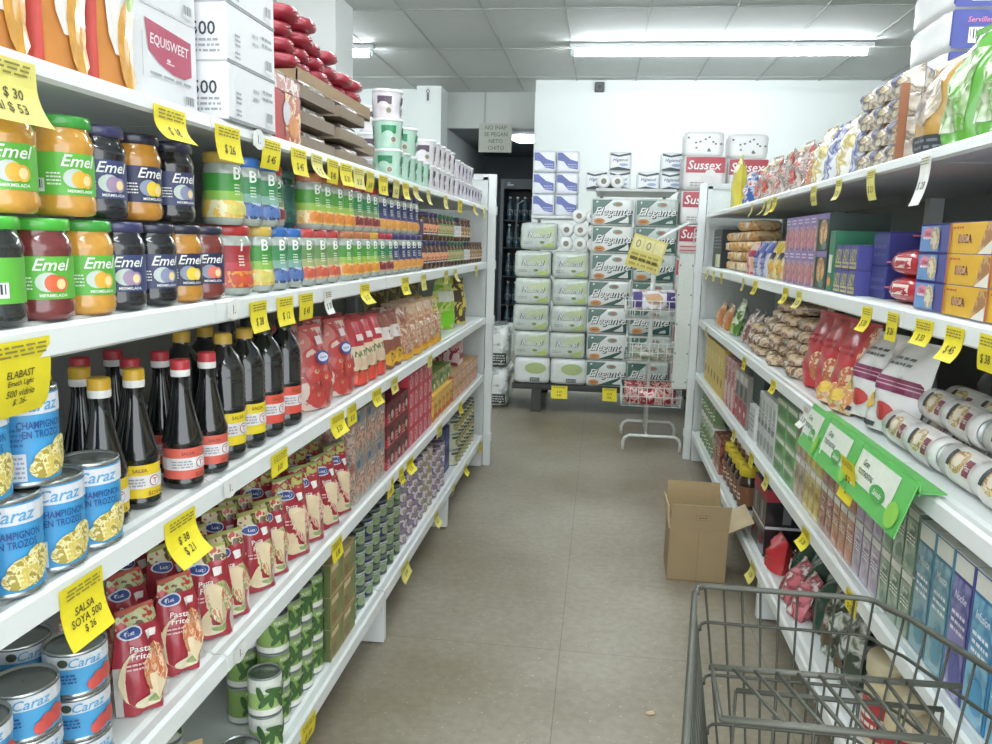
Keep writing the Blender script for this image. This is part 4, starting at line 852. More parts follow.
b = MB(); b.sbox(-.05, .05, -.085, .085, 0, .055, C('c42434', .25, coat=.7, var=.3, scale=25), 2.6, 8, .04, seed=5)
E2 = []
for sg_ in (-1, 1): e = MB(); e.box(-.03, .03, sg_*.095-.012, sg_*.095+.012, .026, .029, C('d8606a', .3)); E2.append(('end_seal', e))
f = MB(); D(f, lambda a, bb, o: (.0485*(1-abs(a/.085)**2.6-abs((bb-.0275)/.0275)**2.6)**(1/2.6)+o, a, bb), .001).rect(-.03, .018, .035, .038, C('ecdcd4'), 6, 3).scrib(-.025, .022, .03, .034, 2, C('b83040'))
kind('biscuit_bag', 'biscuit pack', [('foil_bag', b)]+E2+[('printed_front', f)], .10, w=.19, h=.056, key='wr2')
fill('wr2', [1.685], 1, S2, 'red foil biscuit bag beside blue wafers', pw, wg, layers=2, inset=.02, yaw=.1, dz=.052, laynames=['lower', 'upper'])
put('wr2', (.71, 1.72, S2+.1086), PI+.3, 'red foil biscuit bag on top, set back from the edge', wg)
carton('wd', 'biscuit_carton', 'biscuit pack', .10, .12, .07, C('2e3480', .4), lambda d, w, h: d.scrib(-w*.4, h*.2, w*.4, h*.7, 2, C('5a62a8')), lid=C('353c90'))
fill('wd', [1.865], 1, S2, 'dark blue biscuit carton', 'beside red foil bags', wg, layers=2, inset=.04)
carton('wl', 'biscuit_carton', 'biscuit pack', .055, .11, .056, C('4a4c9a', .4), lambda d, w, h: (d.rect(-w*.46, h*.05, w*.46, h*.32, C('c8c078'), 3, 1), d.txt('LADY', 0, h*.6, h*.5, C('d8d070'), 0, wmax=w*.85), d.scrib(-w*.4, h*.1, w*.4, h*.28, 1, C('5a5aa0'))), lid=C('6a68b0'))
fill('wl', [1.955, 2.013, 2.071], 1, S2, 'lilac carton with yellow lettering', pw, wg, layers=2, inset=.012)
carton('wt', 'biscuit_tray', 'biscuit pack', .26, .10, .078, P('1f4638 17332a 2f5a48', 30), lid=C('1f4034'))
fill('wt', [1.79, 2.06], 1, S2, 'dark green carton', 'set back behind lilac cartons', wg, inset=.17, layers=1)
carton('we', 'cereal_carton', 'cereal carton', .05, .12, .15, C('2f7a58', .4), lambda d, w, h: (d.rect(-w*.3, h*.3, w*.3, h*.6, C('d8dcc8')), d.ell(0, h*.15, w*.3, h*.08, C('e8a04a'))))
fill('we', [2.14], 1, S2, 'dark green upright carton beside cereal packs', pw, wg, inset=.012)
cf = P('b890c0 d8a0b0 8a68a8 e0c8d0', 16)
carton('wc', 'cereal_carton', 'cereal carton', .068, .15, .098, cf, lambda d, w, h: (d.rect(-w*.5, h*.7, w*.5, h, C('8a70b8', .4, var=.2)), d.ell(w*.05, h*.38, w*.36, h*.26, P('d88a58 e8b078 c06a70', 60)), d.rect(-w*.46, h*.06, -w*.1, h*.5, C('d0708a', .4, var=.2)), d.scrib(-w*.4, h*.76, w*.3, h*.94, 2, C('e8e0ec'))))
fill('wc', [2.33+.075*i for i in range(5)], 1, S2, 'purple and orange cereal carton', pw, wg, layers=2, inset=.012)
carton('wo', 'cereal_carton', 'cereal carton', .11, .15, .098, C('34443f', .4), lambda d, w, h: (d.ell(w*.05, h*.5, w*.36, h*.34, P('d89a48 e8b868 b87838', 50)), d.ell(w*.2, h*.15, w*.2, h*.12, C('6a8a78')), d.rect(-w*.5, h*.85, w*.5, h, C('8a78b8')), d.rect(-w*.5, 0, -w*.42, h, C('8a8a58'))))
fill('wo', [2.235], 1, S2, 'cereal carton with golden flakes picture', pw, wg, layers=2, inset=.012)
pouch('wy', 'biscuit_bag', 'biscuit pack', .12, .125, .07, P('e0c860 d8b040 e8d8a0', 24), lambda d, w, h: (d.rect(-w*.5, h*.75, w*.5, h*.98, C('d8c030'), 6, 1), d.ell(-w*.16, h*.62, w*.13, h*.1, C('3a3a48')), d.ell(w*.18, h*.62, w*.13, h*.1, C('3a3a48')), d.ell(0, h*.25, w*.3, h*.15, C('e0a83a'))))
pouch('wz', 'biscuit_bag', 'biscuit pack', .12, .125, .07, P('b0b4d8 8a90c8 d8d8e4', 24), lambda d, w, h: (d.rect(-w*.5, h*.7, w*.5, h*.98, C('5a68b8'), 6, 1), d.ell(0, h*.65, w*.25, h*.12, C('2a3a8a')), d.scrib(-w*.3, h*.2, w*.3, h*.45, 2, C('6a70b0'))))
pouch('wp', 'biscuit_bag', 'biscuit pack', .12, .125, .07, P('d87a90 c84a60 e8c8b8 e8b080', 30), lambda d, w, h: d.rect(-w*.4, h*.55, w*.4, h*.75, C('b83a50')))
fill('wy', [2.75, 2.88], 1, S2, 'yellow biscuit bag with dark ovals', pw, wg, inset=.012)
fill('wz', [3.03, 3.16], 1, S2, 'lavender-blue biscuit bag', pw, wg, inset=.012)
fill('wp', [3.32], 1, S2, 'pink-red biscuit bag', 'beside the lavender bags', wg, inset=.012)
b = MB(); b.sbox(-.07, .07, -.055, .055, 0, .045, P('e8a868 e0c070 c87848 e8d0a0', 26, .25, .6), 4, 6, .06, seed=8)
E2 = []
for sg_ in (-1, 1): e = MB(); e.box(-.04, .04, sg_*.06-.008, sg_*.06+.008, .02, .023, C('e0b070', .35)); E2.append(('end_seal', e))
kind('snack_pack', 'snack pack', [('foil_bag', b)]+E2, .14, w=.11, h=.043)
fill('snack_pack', [3.48, 3.6, 3.72, 3.84, 3.96], 1, S2, 'orange snack pack', pw, 'heaped orange snack packs', layers=lambda i, r: [5, 5, 4, 4, 4][i], laynames=['bottom', 'second-level', 'third-level', 'fourth-level', 'top'], inset=.01, jit=.9, xj=.03)
carton('wk', 'black_case', 'carton', .30, .22, .19, C('2a3034', .5), lambda d, w, h: (d.rect(-w*.1, h*.02, w*.42, h*.36, C('dfe8c8', .5)), d.rect(-w*.1, h*.02, w*.15, h*.36, C('d8dc88', .5)), d.scrib(-w*.4, h*.5, w*.4, h*.85, 4, C('7a848a'))), lid=C('30363a'))
fill('wk', [4.25], 1, S2, 'black display case with pale yellow label', 'far end of wafer shelf', wg, inset=.02)
# --- cookie roll shelf
b = MB(); L = .27; r = .032; n = 18
Mx = Matrix.Rotation(PI/2, 4, 'X')
b.lathe([(r*.9, -L/2), (r, -L/2+.004), (r*1.0, -.08), (r*.99, 0), (r, .08), (r, L/2-.004), (r*.9, L/2)], C('e6e6e4', .3, coat=.6, var=.08, scale=25), n, Mx)
t = MB(); fn = lambda a, bb, o: (-(r+o)*cos(bb/r)*-1, a, (r+o)*sin(bb/r))
d = D(t, fn, .001)
for q in (-.055, .07):
    d.rect(q-.045, -.02, q+.045, .06, C('e8e4e0', .3), 4, 8); d.ell(q-.01, .024, .026, .022, P('c8a468 d8b880 b08848 e8d0a0', 70)); d.ell(q-.01, .024, .013, .011, C('e6dcc8')); d.rect(q+.018, .006, q+.040, .034, C('8a3a4a', .4, var=.3), 2, 4); d.txt('Frac', q+.029, .02, .009, C('efe8e4'), .2, wmax=.02); d.rect(q-.042, .01, q-.03, .04, C('3a3f44'), 1, 4)
e = MB(); e.lathe([(.001, -L/2-.001), (r*.85, -L/2-.001), (r*.8, -L/2-.003), (.001, -L/2-.003)], C('aab2b0', .3, .6), n, Mx, cap=False)
e2 = MB(); e2.lathe([(.001, L/2+.003), (r*.8, L/2+.003), (r*.85, L/2+.001), (.001, L/2+.001)], C('aab2b0', .3, .6), n, Mx, cap=False)
kind('cookie_roll', 'cookie roll', [('roll_wrapper', b), ('printed_panel', t), ('end_cap', e), ('end_cap', e2)], .066, w=L, h=.064)
rg = 'white cookie rolls'
for lab, x, y, z, yaw, sp in [('white cookie roll along the edge behind the green tray', .630, 1.60, .034, 0, .3), ('white cookie roll at the edge, nearer one beside blue pack', .632, 1.315, .034, 0, .2), ('white cookie roll on top of the front ones', .672, 1.545, .0925, -.03, .25), ('white cookie roll behind the front edge roll', .705, 1.6, .034, 0, .1), ('white cookie roll behind, nearer the viewer', .705, 1.31, .034, 0, .4),
                            ('white cookie roll raised with grey end showing', .745, 1.60, .0925, .03, .3), ('white cookie roll at the back of the pile', .78, 1.6, .034, 0, .2), ('white cookie roll low at the back, nearer one', .78, 1.31, .034, 0, .2), ('white cookie roll upper layer, nearer the viewer', .672, 1.255, .0925, 0, .3)]:
    put('cookie_roll', (x, y, S3+z), 0, lab, rg, rot=(0, sp, PI+yaw))
pouch('cb', 'cookie_bag', 'food bag', .12, .07, .06, P('3a4a88 2f3a70 c88a48 4a5a98', 30), lambda d, w, h: (d.ell(w*.1, h*.6, w*.2, h*.3, P('c8843a 8a5a2a e0a858', 90)), d.ell(-w*.3, h*.3, w*.1, h*.2, C('d8d4e4'))))
fill('cb', [1.105], 1, S3, 'navy cookie bag with biscuit picture', 'cookie roll shelf', rg, inset=.0, tilt=-.1)
pouch('cg1', 'snack_bag', 'snack bag', .16, .20, .09, C('f2f2f2', .25, coat=.7, var=.1, scale=20), lambda d, w, h: (d.rect(-w*.47, h*.44, w*.47, h*.60, C('8a2f58', .35), 14, 5), d.rect(-w*.46, h*.50, w*.46, h*.515, C('d8a8b8'), 14, 1), d.rect(-w*.46, h*.545, w*.46, h*.555, C('d8a8b8'), 14, 1), d.scrib(-w*.25, h*.72, w*.25, h*.86, 2, C('7a7f84')), d.ell(w*.1, h*.22, w*.18, h*.10, C('c83a3a', .35, var=.4, scale=80)), d.rect(-w*.4, h*.03, w*.0, h*.08, C('3a3f44')), d.ell(-w*.3, h*.3, w*.15, h*.1, C('e8c060'))), wr=.006)
cg = 'snack bags on the cookie roll shelf'; pc = 'cookie roll shelf'
fill('cg1', [1.80, 1.965], 1, S3, 'white snack bag with maroon stripe', pc, cg, inset=.03, tilt=-.25, yaw=.2, jit=.2)
pouch('cd1', 'snack_bag', 'snack bag', .18, .21, .09, C('6a7070', .2, coat=.8, var=.4, scale=16), wr=.008)
fill('cd1', [1.42, 1.60, 1.78], 1, S3, 'grey plastic bag', 'back of cookie roll shelf', cg, inset=.25, jit=.3)
pouch('cr', 'snack_bag', 'snack bag', .15, .21, .09, C('d23c42', .3, coat=.6, var=.15, scale=14), lambda d, w, h: (d.ell(w*.25, h*.3, w*.2, h*.2, P('e0b080 d88a58 c86848 e8d0b0', 60)), d.scrib(-w*.3, h*.6, w*.2, h*.75, 2, C('b83038'))), wr=.005, reg=lambda u, v: P('e09a7a d87858 e8c8a8 c85848', 30) if u > .55 else None)
fill('cr', [2.09, 2.24, 2.38], 1, S3, 'big red snack bag', pc, cg, inset=.03, tilt=-.12, yaw=.2)
pouch('cl', 'snack_bag', 'snack bag', .11, .07, .08, P('e0b088 e8d0a8 d88858 e8c870', 40), lambda d, w, h: d.ell(w*.1, h*.5, w*.25, h*.25, C('e8c040')), wr=.005)
fill('cl', [2.02, 2.13], 1, S3, 'small orange-cream bag', 'before the red snack bags', cg, inset=.0, tilt=-.3)
b = MB(); b.sbox(-.08, .08, -.055, .055, 0, .038, P('b89c6a 9a7c4c d0b88a e4c8b4 8a6a44', 30, .2, .8), 5, 7, .09, seed=12)
E2 = []
for sg_ in (-1, 1): e = MB(); e.box(-.04, .04, sg_*.06-.01, sg_*.06+.01, .017, .020, C('9a7c4c', .35)); E2.append(('end_seal', e))
kind('sweet_pack', 'sweet pack', [('foil_bag', b)]+E2, .16, w=.112, h=.0365)
fill('sweet_pack', [2.55+.122*i for i in range(6)], 1, S3, 'gold-brown sweet pack', pc, 'heaped gold-brown sweet packs', layers=lambda i, r: [5, 6, 6, 5, 4, 3][i], laynames=LAY[6][:5]+['sixth-level'], inset=.01, jit=.9, xj=.04)
pouch('cp1', 'snack_bag', 'snack bag', .12, .14, .06, P('d8a8a0 b87868 e8dcd4 8a5a50', 26, .25, .7))
fill('cp1', [3.33, 3.46], 1, S3, 'brownish pink snack bag', pc, cg, inset=.03, tilt=-.25, jit=.3)
pouch('cv', 'snack_bag', 'snack bag', .12, .16, .06, P('8ab848 b8d078 e8ecd8 5a8a30', 18, .25, .7), lambda d, w, h: (d.ell(0, h*.2, w*.3, h*.13, C('98c83a')), d.ell(0, h*.6, w*.2, h*.12, C('3f5a38'))))
fill('cv', [3.75], 1, S3, 'light green snack bag', pc, cg, inset=.03, tilt=-.2)
pouch('cq', 'snack_bag', 'snack bag', .13, .12, .06, P('e0a04a d8b878 c87a3a', 24, .25, .7))
fill('cq', [3.98, 4.22], 1, S3, 'orange snack bag', 'far end of cookie roll shelf', cg, inset=.03, tilt=-.15)
# green counter-display hung on the lip
gm = C('5fc25a', .4, var=.05)
o = bpy.data.objects.new('display_tray', None); COL.objects.link(o); o.location = (.55, 1.65, S3); o['label'] = 'long green cardboard display tray hooked over the cookie roll shelf lip'; o['category'] = 'display tray'
def gpart(n, mb):
    q = bpy.data.objects.new(n, mb.mesh(n)); COL.objects.link(q); q.parent = o
for i, (ya, yb) in enumerate([(1.33, 1.60), (1.605, 1.83), (1.835, 1.99)]):
    a, c = ya-1.65, yb-1.65
    mb = MB(); n = 1
    x0, x1 = -.022, -.052
    vs = [(x0, a, .02), (x0, c, .02), (x1, c, -.075), (x1, a, -.075)]
    mb.add(vs+[(x-.002, y, z) for x, y, z in vs], [(0, 1, 2, 3), (7, 6, 5, 4), (0, 4, 5, 1), (2, 6, 7, 3), (1, 5, 6, 2), (0, 3, 7, 4)], gm)
    mid = (a+c)/2; w = c-a
    # a: to the reader's right = -y
    fn = lambda aa, bb, off, mid=mid: (x1+(x0-x1)*bb/.095-.0025-off*.95, mid-aa, -.075+bb-off*.3)
    d = D(mb, fn); d.rect(-w*.48, .03, w*.28, .088, C('dfe8d8', .5), 4, 2); d.rect(-w*.44, .02, -w*.40, .085, C('e8ece4'), 1, 1)
    d.txt('Gran', -w*.3, .07, .012, C('2f4a35'), .1); d.txt('TOSTADITAS', -w*.25, .052, .010, C('2f4a35'), 0, wmax=w*.4); d.ell(w*.05, .04, w*.14, .014, C('4aa84a')); d.txt('Salvado', w*.05, .04, .010, C('eef4e8'), .2, wmax=w*.24); d.ell(w*.36, .03, w*.10, .022, C('8ad04a'))
    gpart('sign_flap', mb)
mb = MB(); mb.box(-.022, .022, -.32, .34, .004, .0065, gm); mb.box(-.022, -.0195, -.32, .34, .0, .024, gm); gpart('tray_floor', mb)
kind('price_tag', 'price tag', [(None, tag_mesh(.085, .07, yel, ['$ 2', '6'], .3, 4, 1))], .002, key='gtag')
put('gtag', (.4965, 1.60, S3-.012), PI, 'yellow price tag stuck on the green display tray', 'price tags on the shelf lips', rot=(0, .2, PI))

# --- tea box shelf
tg = 'tea boxes under the cookie rolls'; pt = 'tea box shelf'
def teabox(key, cols, lt, txt, h=.118, w=.052):
    def fr(d, w_, h_):
        d.rect(-w_*.46, h_*.86, w_*.46, h_*.99, C('e4e6dc'), 3, 1); d.rect(-w_*.46, h_*.02, w_*.46, h_*.84, P(cols, 26, .2, .7), 4, 4); d.scrib(-w_*.36, h_*.45, w_*.36, h_*.62, 3, C(lt)); d.txt(txt, 0, h_*.72, h_*.06, C(lt), .2, wmax=w_*.6); d.ell(w_*.1, h_*.2, w_*.28, h_*.12, C(cols.split()[0], .3, var=.4))
    carton(key, 'tea_box', 'tea box', w, .13, h, C(cols.split()[1], .3, coat=.6), fr, lid=C('dfe2da'))
teabox('e1', '4aa0d0 3a8ac0 7ac0e0', 'e8f2f8', 'Infusion', .23, .072); teabox('e2', '5a60a8 4a5098 8a8ac8', 'e0e0f0', 'Noche', .23, .066); teabox('e3', '5a9ab0 4a88a0 88b8c8', 'e8f0f0', 'Menta', .23, .066)
teabox('e4', '7a9a88 5a7a68 a8c0a8', 'e8f0e4', 'Boldo'); teabox('e5', 'b0a0b8 8a7a98 d0c8d8', 'f0ecf4', 'Lavanda'); teabox('e6', 'c87a5a a85a48 d8a888', 'f4e8e0', 'Rooibos'); teabox('e7', 'd8c050 c0a030 e8dc90', '6a5a20', 'Limon'); teabox('e8', 'a86a5a 8a4a48 c89888', 'f0e0d8', 'Canela'); teabox('e9', 'c0a888 a08868 d8c8b0', '5a4a38', 'Negro')
fill('e1', [1.10, 1.178], 1, S4, 'tall sky-blue tea box', pt, tg, inset=.012)
fill('e2', [1.252], 1, S4, 'tall violet-blue tea box', 'between blue ones on tea box shelf', tg, inset=.012)
fill('e3', [1.323, 1.394], 1, S4, 'tall grey-blue tea box', pt, tg, inset=.012)
fill('e4', [1.46+.055*i for i in range(3)], 1, S4, 'grey-green tea box', pt, tg, layers=2, inset=.012)
fill('e5', [1.625+.055*i for i in range(3)], 1, S4, 'lavender tea box', pt, tg, layers=2, inset=.012)
fill('e6', [1.79+.055*i for i in range(3)], 1, S4, 'rust-orange tea box', pt, tg, layers=2, inset=.012)
fill('e8', [1.955+.055*i for i in range(2)], 1, S4, 'brown cinnamon tea box', pt, tg, layers=2, inset=.012)
fill('e7', [2.065+.055*i for i in range(3)], 1, S4, 'yellow lemon tea box', pt, tg, layers=2, inset=.012)
fill('e9', [2.23+.055*i for i in range(2)], 1, S4, 'tan tea box', pt, tg, layers=2, inset=.012)
carton('eg', 'green_tea_carton', 'tea box', .13, .13, .057, C('6aa860', .4, coat=.3), lambda d, w, h: (d.rect(-w*.45, h*.7, w*.45, h*.95, C('d8e0cc')), d.scrib(-w*.3, h*.25, w*.3, h*.55, 2, C('3a6a38'))), near=lambda d, w, h: (d.rect(-w*.5, h*.75, w*.5, h, C('cdd8c4')), d.rect(-w*.4, h*.12, w*.4, h*.65, C('5a9a52')), d.scrib(-w*.3, h*.3, w*.3, h*.5, 1, C('3a6a38'))), lid=C('a8c8a0'))
fill('eg', [2.385, 2.52], 1, S4, 'flat green tea carton', pt, tg, layers=4, inset=.012)
carton('ew', 'white_tea_carton', 'tea box', .05, .13, .20, C('d0d4d0', .4), lambda d, w, h: (d.rect(-w*.4, h*.1, w*.4, h*.3, C('9aa8a0')), d.rect(-w*.4, h*.45, w*.4, h*.55, C('7a8a84')), d.rect(-w*.3, h*.7, w*.3, h*.9, C('b0bcb4')), d.scrib(-w*.35, h*.56, w*.35, h*.68, 2, C('8a9492'))))
fill('ew', [2.625+.055*i for i in range(5)], 1, S4, 'slim white carton', pt, tg, inset=.012)
carton('ex', 'white_tea_carton', 'tea box', .11, .13, .12, C('d8dcda', .4), lambda d, w, h: d.scrib(-w*.4, h*.2, w*.4, h*.8, 4, C('9aa4a0')), lid=C('e4e8e6'))
fill('ex', [2.985], 1, S4, 'white carton under dark teal box', pt, tg, inset=.012)
carton('ey', 'dark_teal_box', 'carton', .20, .13, .11, C('1f3a34', .5), lambda d, w, h: d.scrib(-w*.4, h*.2, w*.4, h*.5, 2, C('3a5a50')), lid=C('28463e'))
fill('ey', [3.0], 1, S4+.122, 'dark teal box on white carton', pt, tg, inset=.03)
carton('ez', 'tea_box', 'tea box', .085, .13, .21, C('8a8a80', .4), lambda d, w, h: (d.rect(-w*.4, h*.05, w*.4, h*.45, C('c03a50')), d.ell(0, h*.25, w*.2, h*.06, C('e8c8cc')), d.rect(-w*.2, h*.5, w*.3, h*.75, C('5a5f58')), d.rect(-w*.45, h*.78, w*.45, h*.95, C('c8ccc4'))))
fill('ez', [3.14, 3.235, 3.33], 1, S4, 'grey box with crimson panel', pt, tg, inset=.012)
carton('eu', 'tea_box', 'tea box', .085, .13, .22, P('c8787a d8a8a0 b05058', 18), lambda d, w, h: (d.rect(-w*.2, h*.1, w*.3, h*.5, C('e0c8c4')), d.scrib(-w*.4, h*.55, w*.4, h*.8, 4, C('a04048'))))
fill('eu', [3.44, 3.535, 3.63], 1, S4, 'dusty pink tall box', pt, tg, inset=.012)
carton('ev', 'tea_box', 'tea box', .10, .13, .23, C('d8b850', .4, var=.2), lambda d, w, h: (d.ell(0, h*.3, w*.2, h*.1, C('8a6a30')), d.rect(-w*.4, h*.6, w*.4, h*.8, C('e0cc80'))))
fill('ev', [3.76, 3.87, 3.98, 4.09, 4.20, 4.31], 1, S4, 'mustard yellow tall box', 'far end of tea box shelf', tg, inset=.012)

# --- bottom shelf behind the trolley
def mug(key, h, r, body, cap, lab, capr=.9, name='coffee_jar', seal=None):
    b = MB(); b.lathe([(r*.9, 0), (r, .006), (r, h*.62), (r*.96, h*.70), (r*.78, h*.76), (r*.78, h*.79)], body, 22)
    c = MB(); c.lathe([(r*capr*.95, h*.785), (r*capr, h*.80), (r*capr, h*.97), (r*capr*.93, h), (.002, h)], cap, 22)
    t = MB(); fn = cyl(r); n = 20
    t.add([fn(r*(-2.6+5.2*i/n), z, .0004) for z in (h*.10, h*.55) for i in range(n+1)], [(i, i+1, n+2+i, n+1+i) for i in range(n)], lab, True)
    D(t, fn, .001).scrib(-r*.6, h*.2, r*.6, h*.4, 2, C('efe8dc'))
    kind(name, 'jar', [('jar_body', b), ('lid', c), ('paper_label', t)], 2*r, h=h, key=key)
mug('m1', .19, .055, C('d8caa0', .35, coat=.4), C('d9cca6', .4), C('b83a3a', .4), 1.0)
mug('m2', .17, .045, C('3a2a22', .2, coat=.8), C('e0c81c', .4), C('8a5a3a', .4), .95)
mug('m3', .16, .04, C('9aac88', .25, coat=.5, var=.3), C('d8dcd4', .4), C('6a8a58', .4), .9, 'pale_bottle')
bg = 'jars and bags on the bottom shelf by the trolley'; pbs = 'lowest shelf by the trolley'
def wrapband(y, lab):
    pass
fill('m1', [1.53, 1.655], 1, S5, 'big cream-lidded jar', pbs, bg, inset=.03, yaw=.5, jit=.3)
mb = MB(); mb.lathe([(.056, .0), (.0562, .025)], C('23283e', .5), 20)
fill('m1', [1.40], 1, S5, 'big cream-lidded jar behind the trolley wires', pbs, bg, inset=.03, yaw=.5)
carton('nb', 'brown_carton', 'carton', .34, .12, .16, C('4a4234', .6), lambda d, w, h: d.scrib(-w*.4, h*.2, w*.4, h*.8, 3, C('6a5f4a')), lid=C('544a3a'))
fill('nb', [1.50], 1, S5, 'dark brown carton behind the cream-lidded jars', '', bg, inset=.20)
pouch('nr', 'coffee_bag', 'food bag', .11, .15, .08, C('c02a38', .22, coat=.9, var=.4, scale=25), lambda d, w, h: (d.rect(-w*.3, h*.2, w*.3, h*.4, C('e0d0c8')), d.ell(0, h*.6, w*.25, h*.12, C('8a1a28'))), wr=.008)
fill('nr', [1.12, 1.24], 1, S5, 'shiny red foil bag', pbs, bg, inset=.04, rows=2, jit=.6)
pouch('nv', 'coffee_bag', 'food bag', .13, .17, .09, P('b0b8a8 6a7a5a d8dcd4 3a4a38', 22, .2, .9), lambda d, w, h: d.ell(0, h*.3, w*.3, h*.14, C('5a4a30', .4, var=.4, scale=90)), wr=.009)
fill('nv', [1.90, 2.02], 1, S5, 'silvery bag with coffee beans print', pbs, bg, inset=.04, tilt=-.1, jit=.4)
pouch('nd', 'coffee_bag', 'food bag', .14, .17, .10, C('1f4a3c', .22, coat=.9, var=.4, scale=18), lambda d, w, h: (d.rect(-w*.3, h*.3, w*.1, h*.42, C('cfd8d0')), d.scrib(-w*.3, h*.5, w*.3, h*.6, 2, C('4a7a68'))), wr=.010)
fill('nd', [2.17, 2.30, 2.44], 1, S5, 'dark green foil bag', pbs, bg, inset=.05, rows=2, tilt=-.15, jit=.6)
pouch('nx', 'coffee_bag', 'food bag', .09, .13, .07, P('c83a44 e8dcd8 8a2030 d8707a', 22, .25, .7))
fill('nx', [2.23, 2.34], 1, S5, 'small red and white bag before green ones', 'lowest shelf', bg, inset=-.005, tilt=-.4)
pouch('ny', 'coffee_bag', 'food bag', .12, .11, .08, C('d22a34', .22, coat=.9, var=.3, scale=20), wr=.009)
fill('ny', [2.57], 1, S5+.0, 'bright red foil bag beside the black packs', pbs, bg, inset=.01, tilt=-.1)
carton('nk', 'coffee_pack', 'coffee pack', .105, .14, .235, C('1d1d20', .3, coat=.5), lambda d, w, h: (d.rect(-w*.5, h*.82, w*.5, h, C('a82838')), d.rect(-w*.15, h*.5, w*.1, h*.78, C('8a8c90')), d.rect(-w*.5, h*.42, w*.5, h*.46, C('c8ccd0')), d.ell(0, h*.2, w*.25, h*.08, C('8a3030'))), near=lambda d, w, h: (d.rect(-w*.5, h*.82, w*.5, h, C('a82838')), d.rect(-w*.1, h*.5, w*.1, h*.75, C('6a6c70')), d.rect(-w*.5, h*.42, w*.5, h*.46, C('c8ccd0'))))
fill('nk', [2.72, 2.83], 1, S5, 'tall black pack with crimson top', pbs, bg, inset=.02)
fill('m2', [3.20+.095*i for i in range(5)], 1, S5, 'brown jar with yellow lid', 'bottom shelf beyond the box', bg, inset=.02, layers=1, rows=2)
for i in range(4): put('m2', (.66, 3.25+.1*i, S5+.1705), PI, words('brown jar with yellow lid stacked on top', ORD[i]+' from near end' if i else 'nearest one', 'bottom shelf'), bg)
carton('no', 'cocoa_carton', 'carton', .10, .12, .16, P('8a3a34 a8604a 6a2a28 c8a080', 26), lambda d, w, h: d.scrib(-w*.4, h*.5, w*.4, h*.8, 3, C('e0c8a8')))
fill('no', [3.70, 3.81], 1, S5, 'dark red cocoa carton', 'bottom shelf beyond yellow-lidded jars', bg, inset=.012)
fill('m3', [3.93+.088*i for i in range(6)], 1, S5, 'pale green-white bottle', 'far end of bottom shelf', bg, inset=.012, rows=2, layers=2, dz=.1603)

# ================================================================== toilet paper stand at the back
DK = C('30322f', .6)
def leaf(parent, n, mb):
    q = bpy.data.objects.new(n, mb.mesh(n)); COL.objects.link(q); q.parent = parent; return q
def root(n, loc, label, cat, group=None, rz=0):
    o = bpy.data.objects.new(n, None); o.empty_display_size = .05; COL.objects.link(o); o.location = loc; o.rotation_euler = (0, 0, rz)
    o['label'] = label; o['category'] = cat
    if group: o['group'] = group
    return o
o = root('low_platform', (0, 6.0, 0), 'low dark platform carrying the toilet paper packs', 'platform')
mb = MB(); mb.cbox(-.60, .81, -.36, .5, .165, .205, DK, .004); leaf(o, 'platform_top', mb)
for lx in (-.42, .74):
    for ly in (-.33, .45):
        mb = MB(); mb.cbox(lx-.035, lx+.035, ly-.03, ly+.03, 0, .165, C('3c3c38', .6), .003); leaf(o, 'leg', mb)
PZ = .2055
def pack(key, w, d_, h, mat, deco, k=18, name='toilet_paper_pack', wob=.015, ends=None, cat='toilet paper'):
    b = MB(); b.sbox(-d_/2, d_/2, -w/2, w/2, 0, h, mat, k, 8, wob, seed=len(KIND))
    def fn(a, bb, o):
        q = 1-abs(a/(w/2))**k-abs((bb-h/2)/(h/2))**k
        return (d_/2*max(.0, q)**(1/k)*1.006+o, a, bb)
    p = MB(); deco(D(p, fn, .0015), w, h)
    kind(name, cat, [('film_wrap', b), ('printed_front', p)], d_, w=w, h=h, key=key)
tealg = C('1f4f46', .3, coat=.5, var=.2); gw = C('e2e6e2', .3, coat=.5, var=.06)
def dele(d, w, h):
    d.poly([(-w*.47, h*.94), (-w*.47, h*.4), (-w*.2, h*.66), (w*.0, h*.94)], C('2f5f50', .3, coat=.4)); d.poly([(-w*.2, h*.06), (w*.47, h*.06), (w*.47, h*.42), (w*.2, h*.3)], tealg)
    d.ell(w*.12, h*.78, w*.12, h*.09, C('8aa090')); d.ell(w*.14, h*.78, w*.07, h*.05, C('b0705a'))
    d.txt('Elegante', w*.04, h*.465, h*.40, C('16201f', .4), .35, wmax=w*.88); d.o += .0015; d.txt('Elegante', w*.015, h*.485, h*.37, C('e8ecea', .4), .35, wmax=w*.86); d.ell(-w*.3, h*.17, w*.13, h*.1, C('d08a4a')); d.scrib(-w*.36, h*.12, -w*.24, h*.22, 1, C('8a4a20'))
pack('pe', .288, .30, .187, gw, dele)
pack('pe2', .288, .30, .187, C('c4cfc8', .3, coat=.5, var=.2), dele)
def dsal(d, w, h):
    d.poly([(-w*.1, h*.75), (w*.42, h*.9), (w*.42, h*.5), (-w*.2, h*.45)], C('b8c89a', .35, var=.2)); d.poly([(w*.05, h*.1), (w*.42, h*.1), (w*.42, h*.35)], C('a8c060', .35))
    d.txt('Natural', w*.02, h*.55, h*.2, C('5f6a64'), .3, wmax=w*.66); d.o += .001; d.txt('Natural', w*.015, h*.555, h*.18, C('d8e0dc'), .3, wmax=w*.62); d.ell(w*.1, h*.28, w*.07, h*.05, C('6a8a3a')); d.scrib(-w*.4, h*.2, -w*.15, h*.32, 2, C('8a948e'))
pack('pn', .256, .30, .188, C('c4cec6', .25, coat=.7, var=.2, scale=30), dsal, 12, wob=.03)
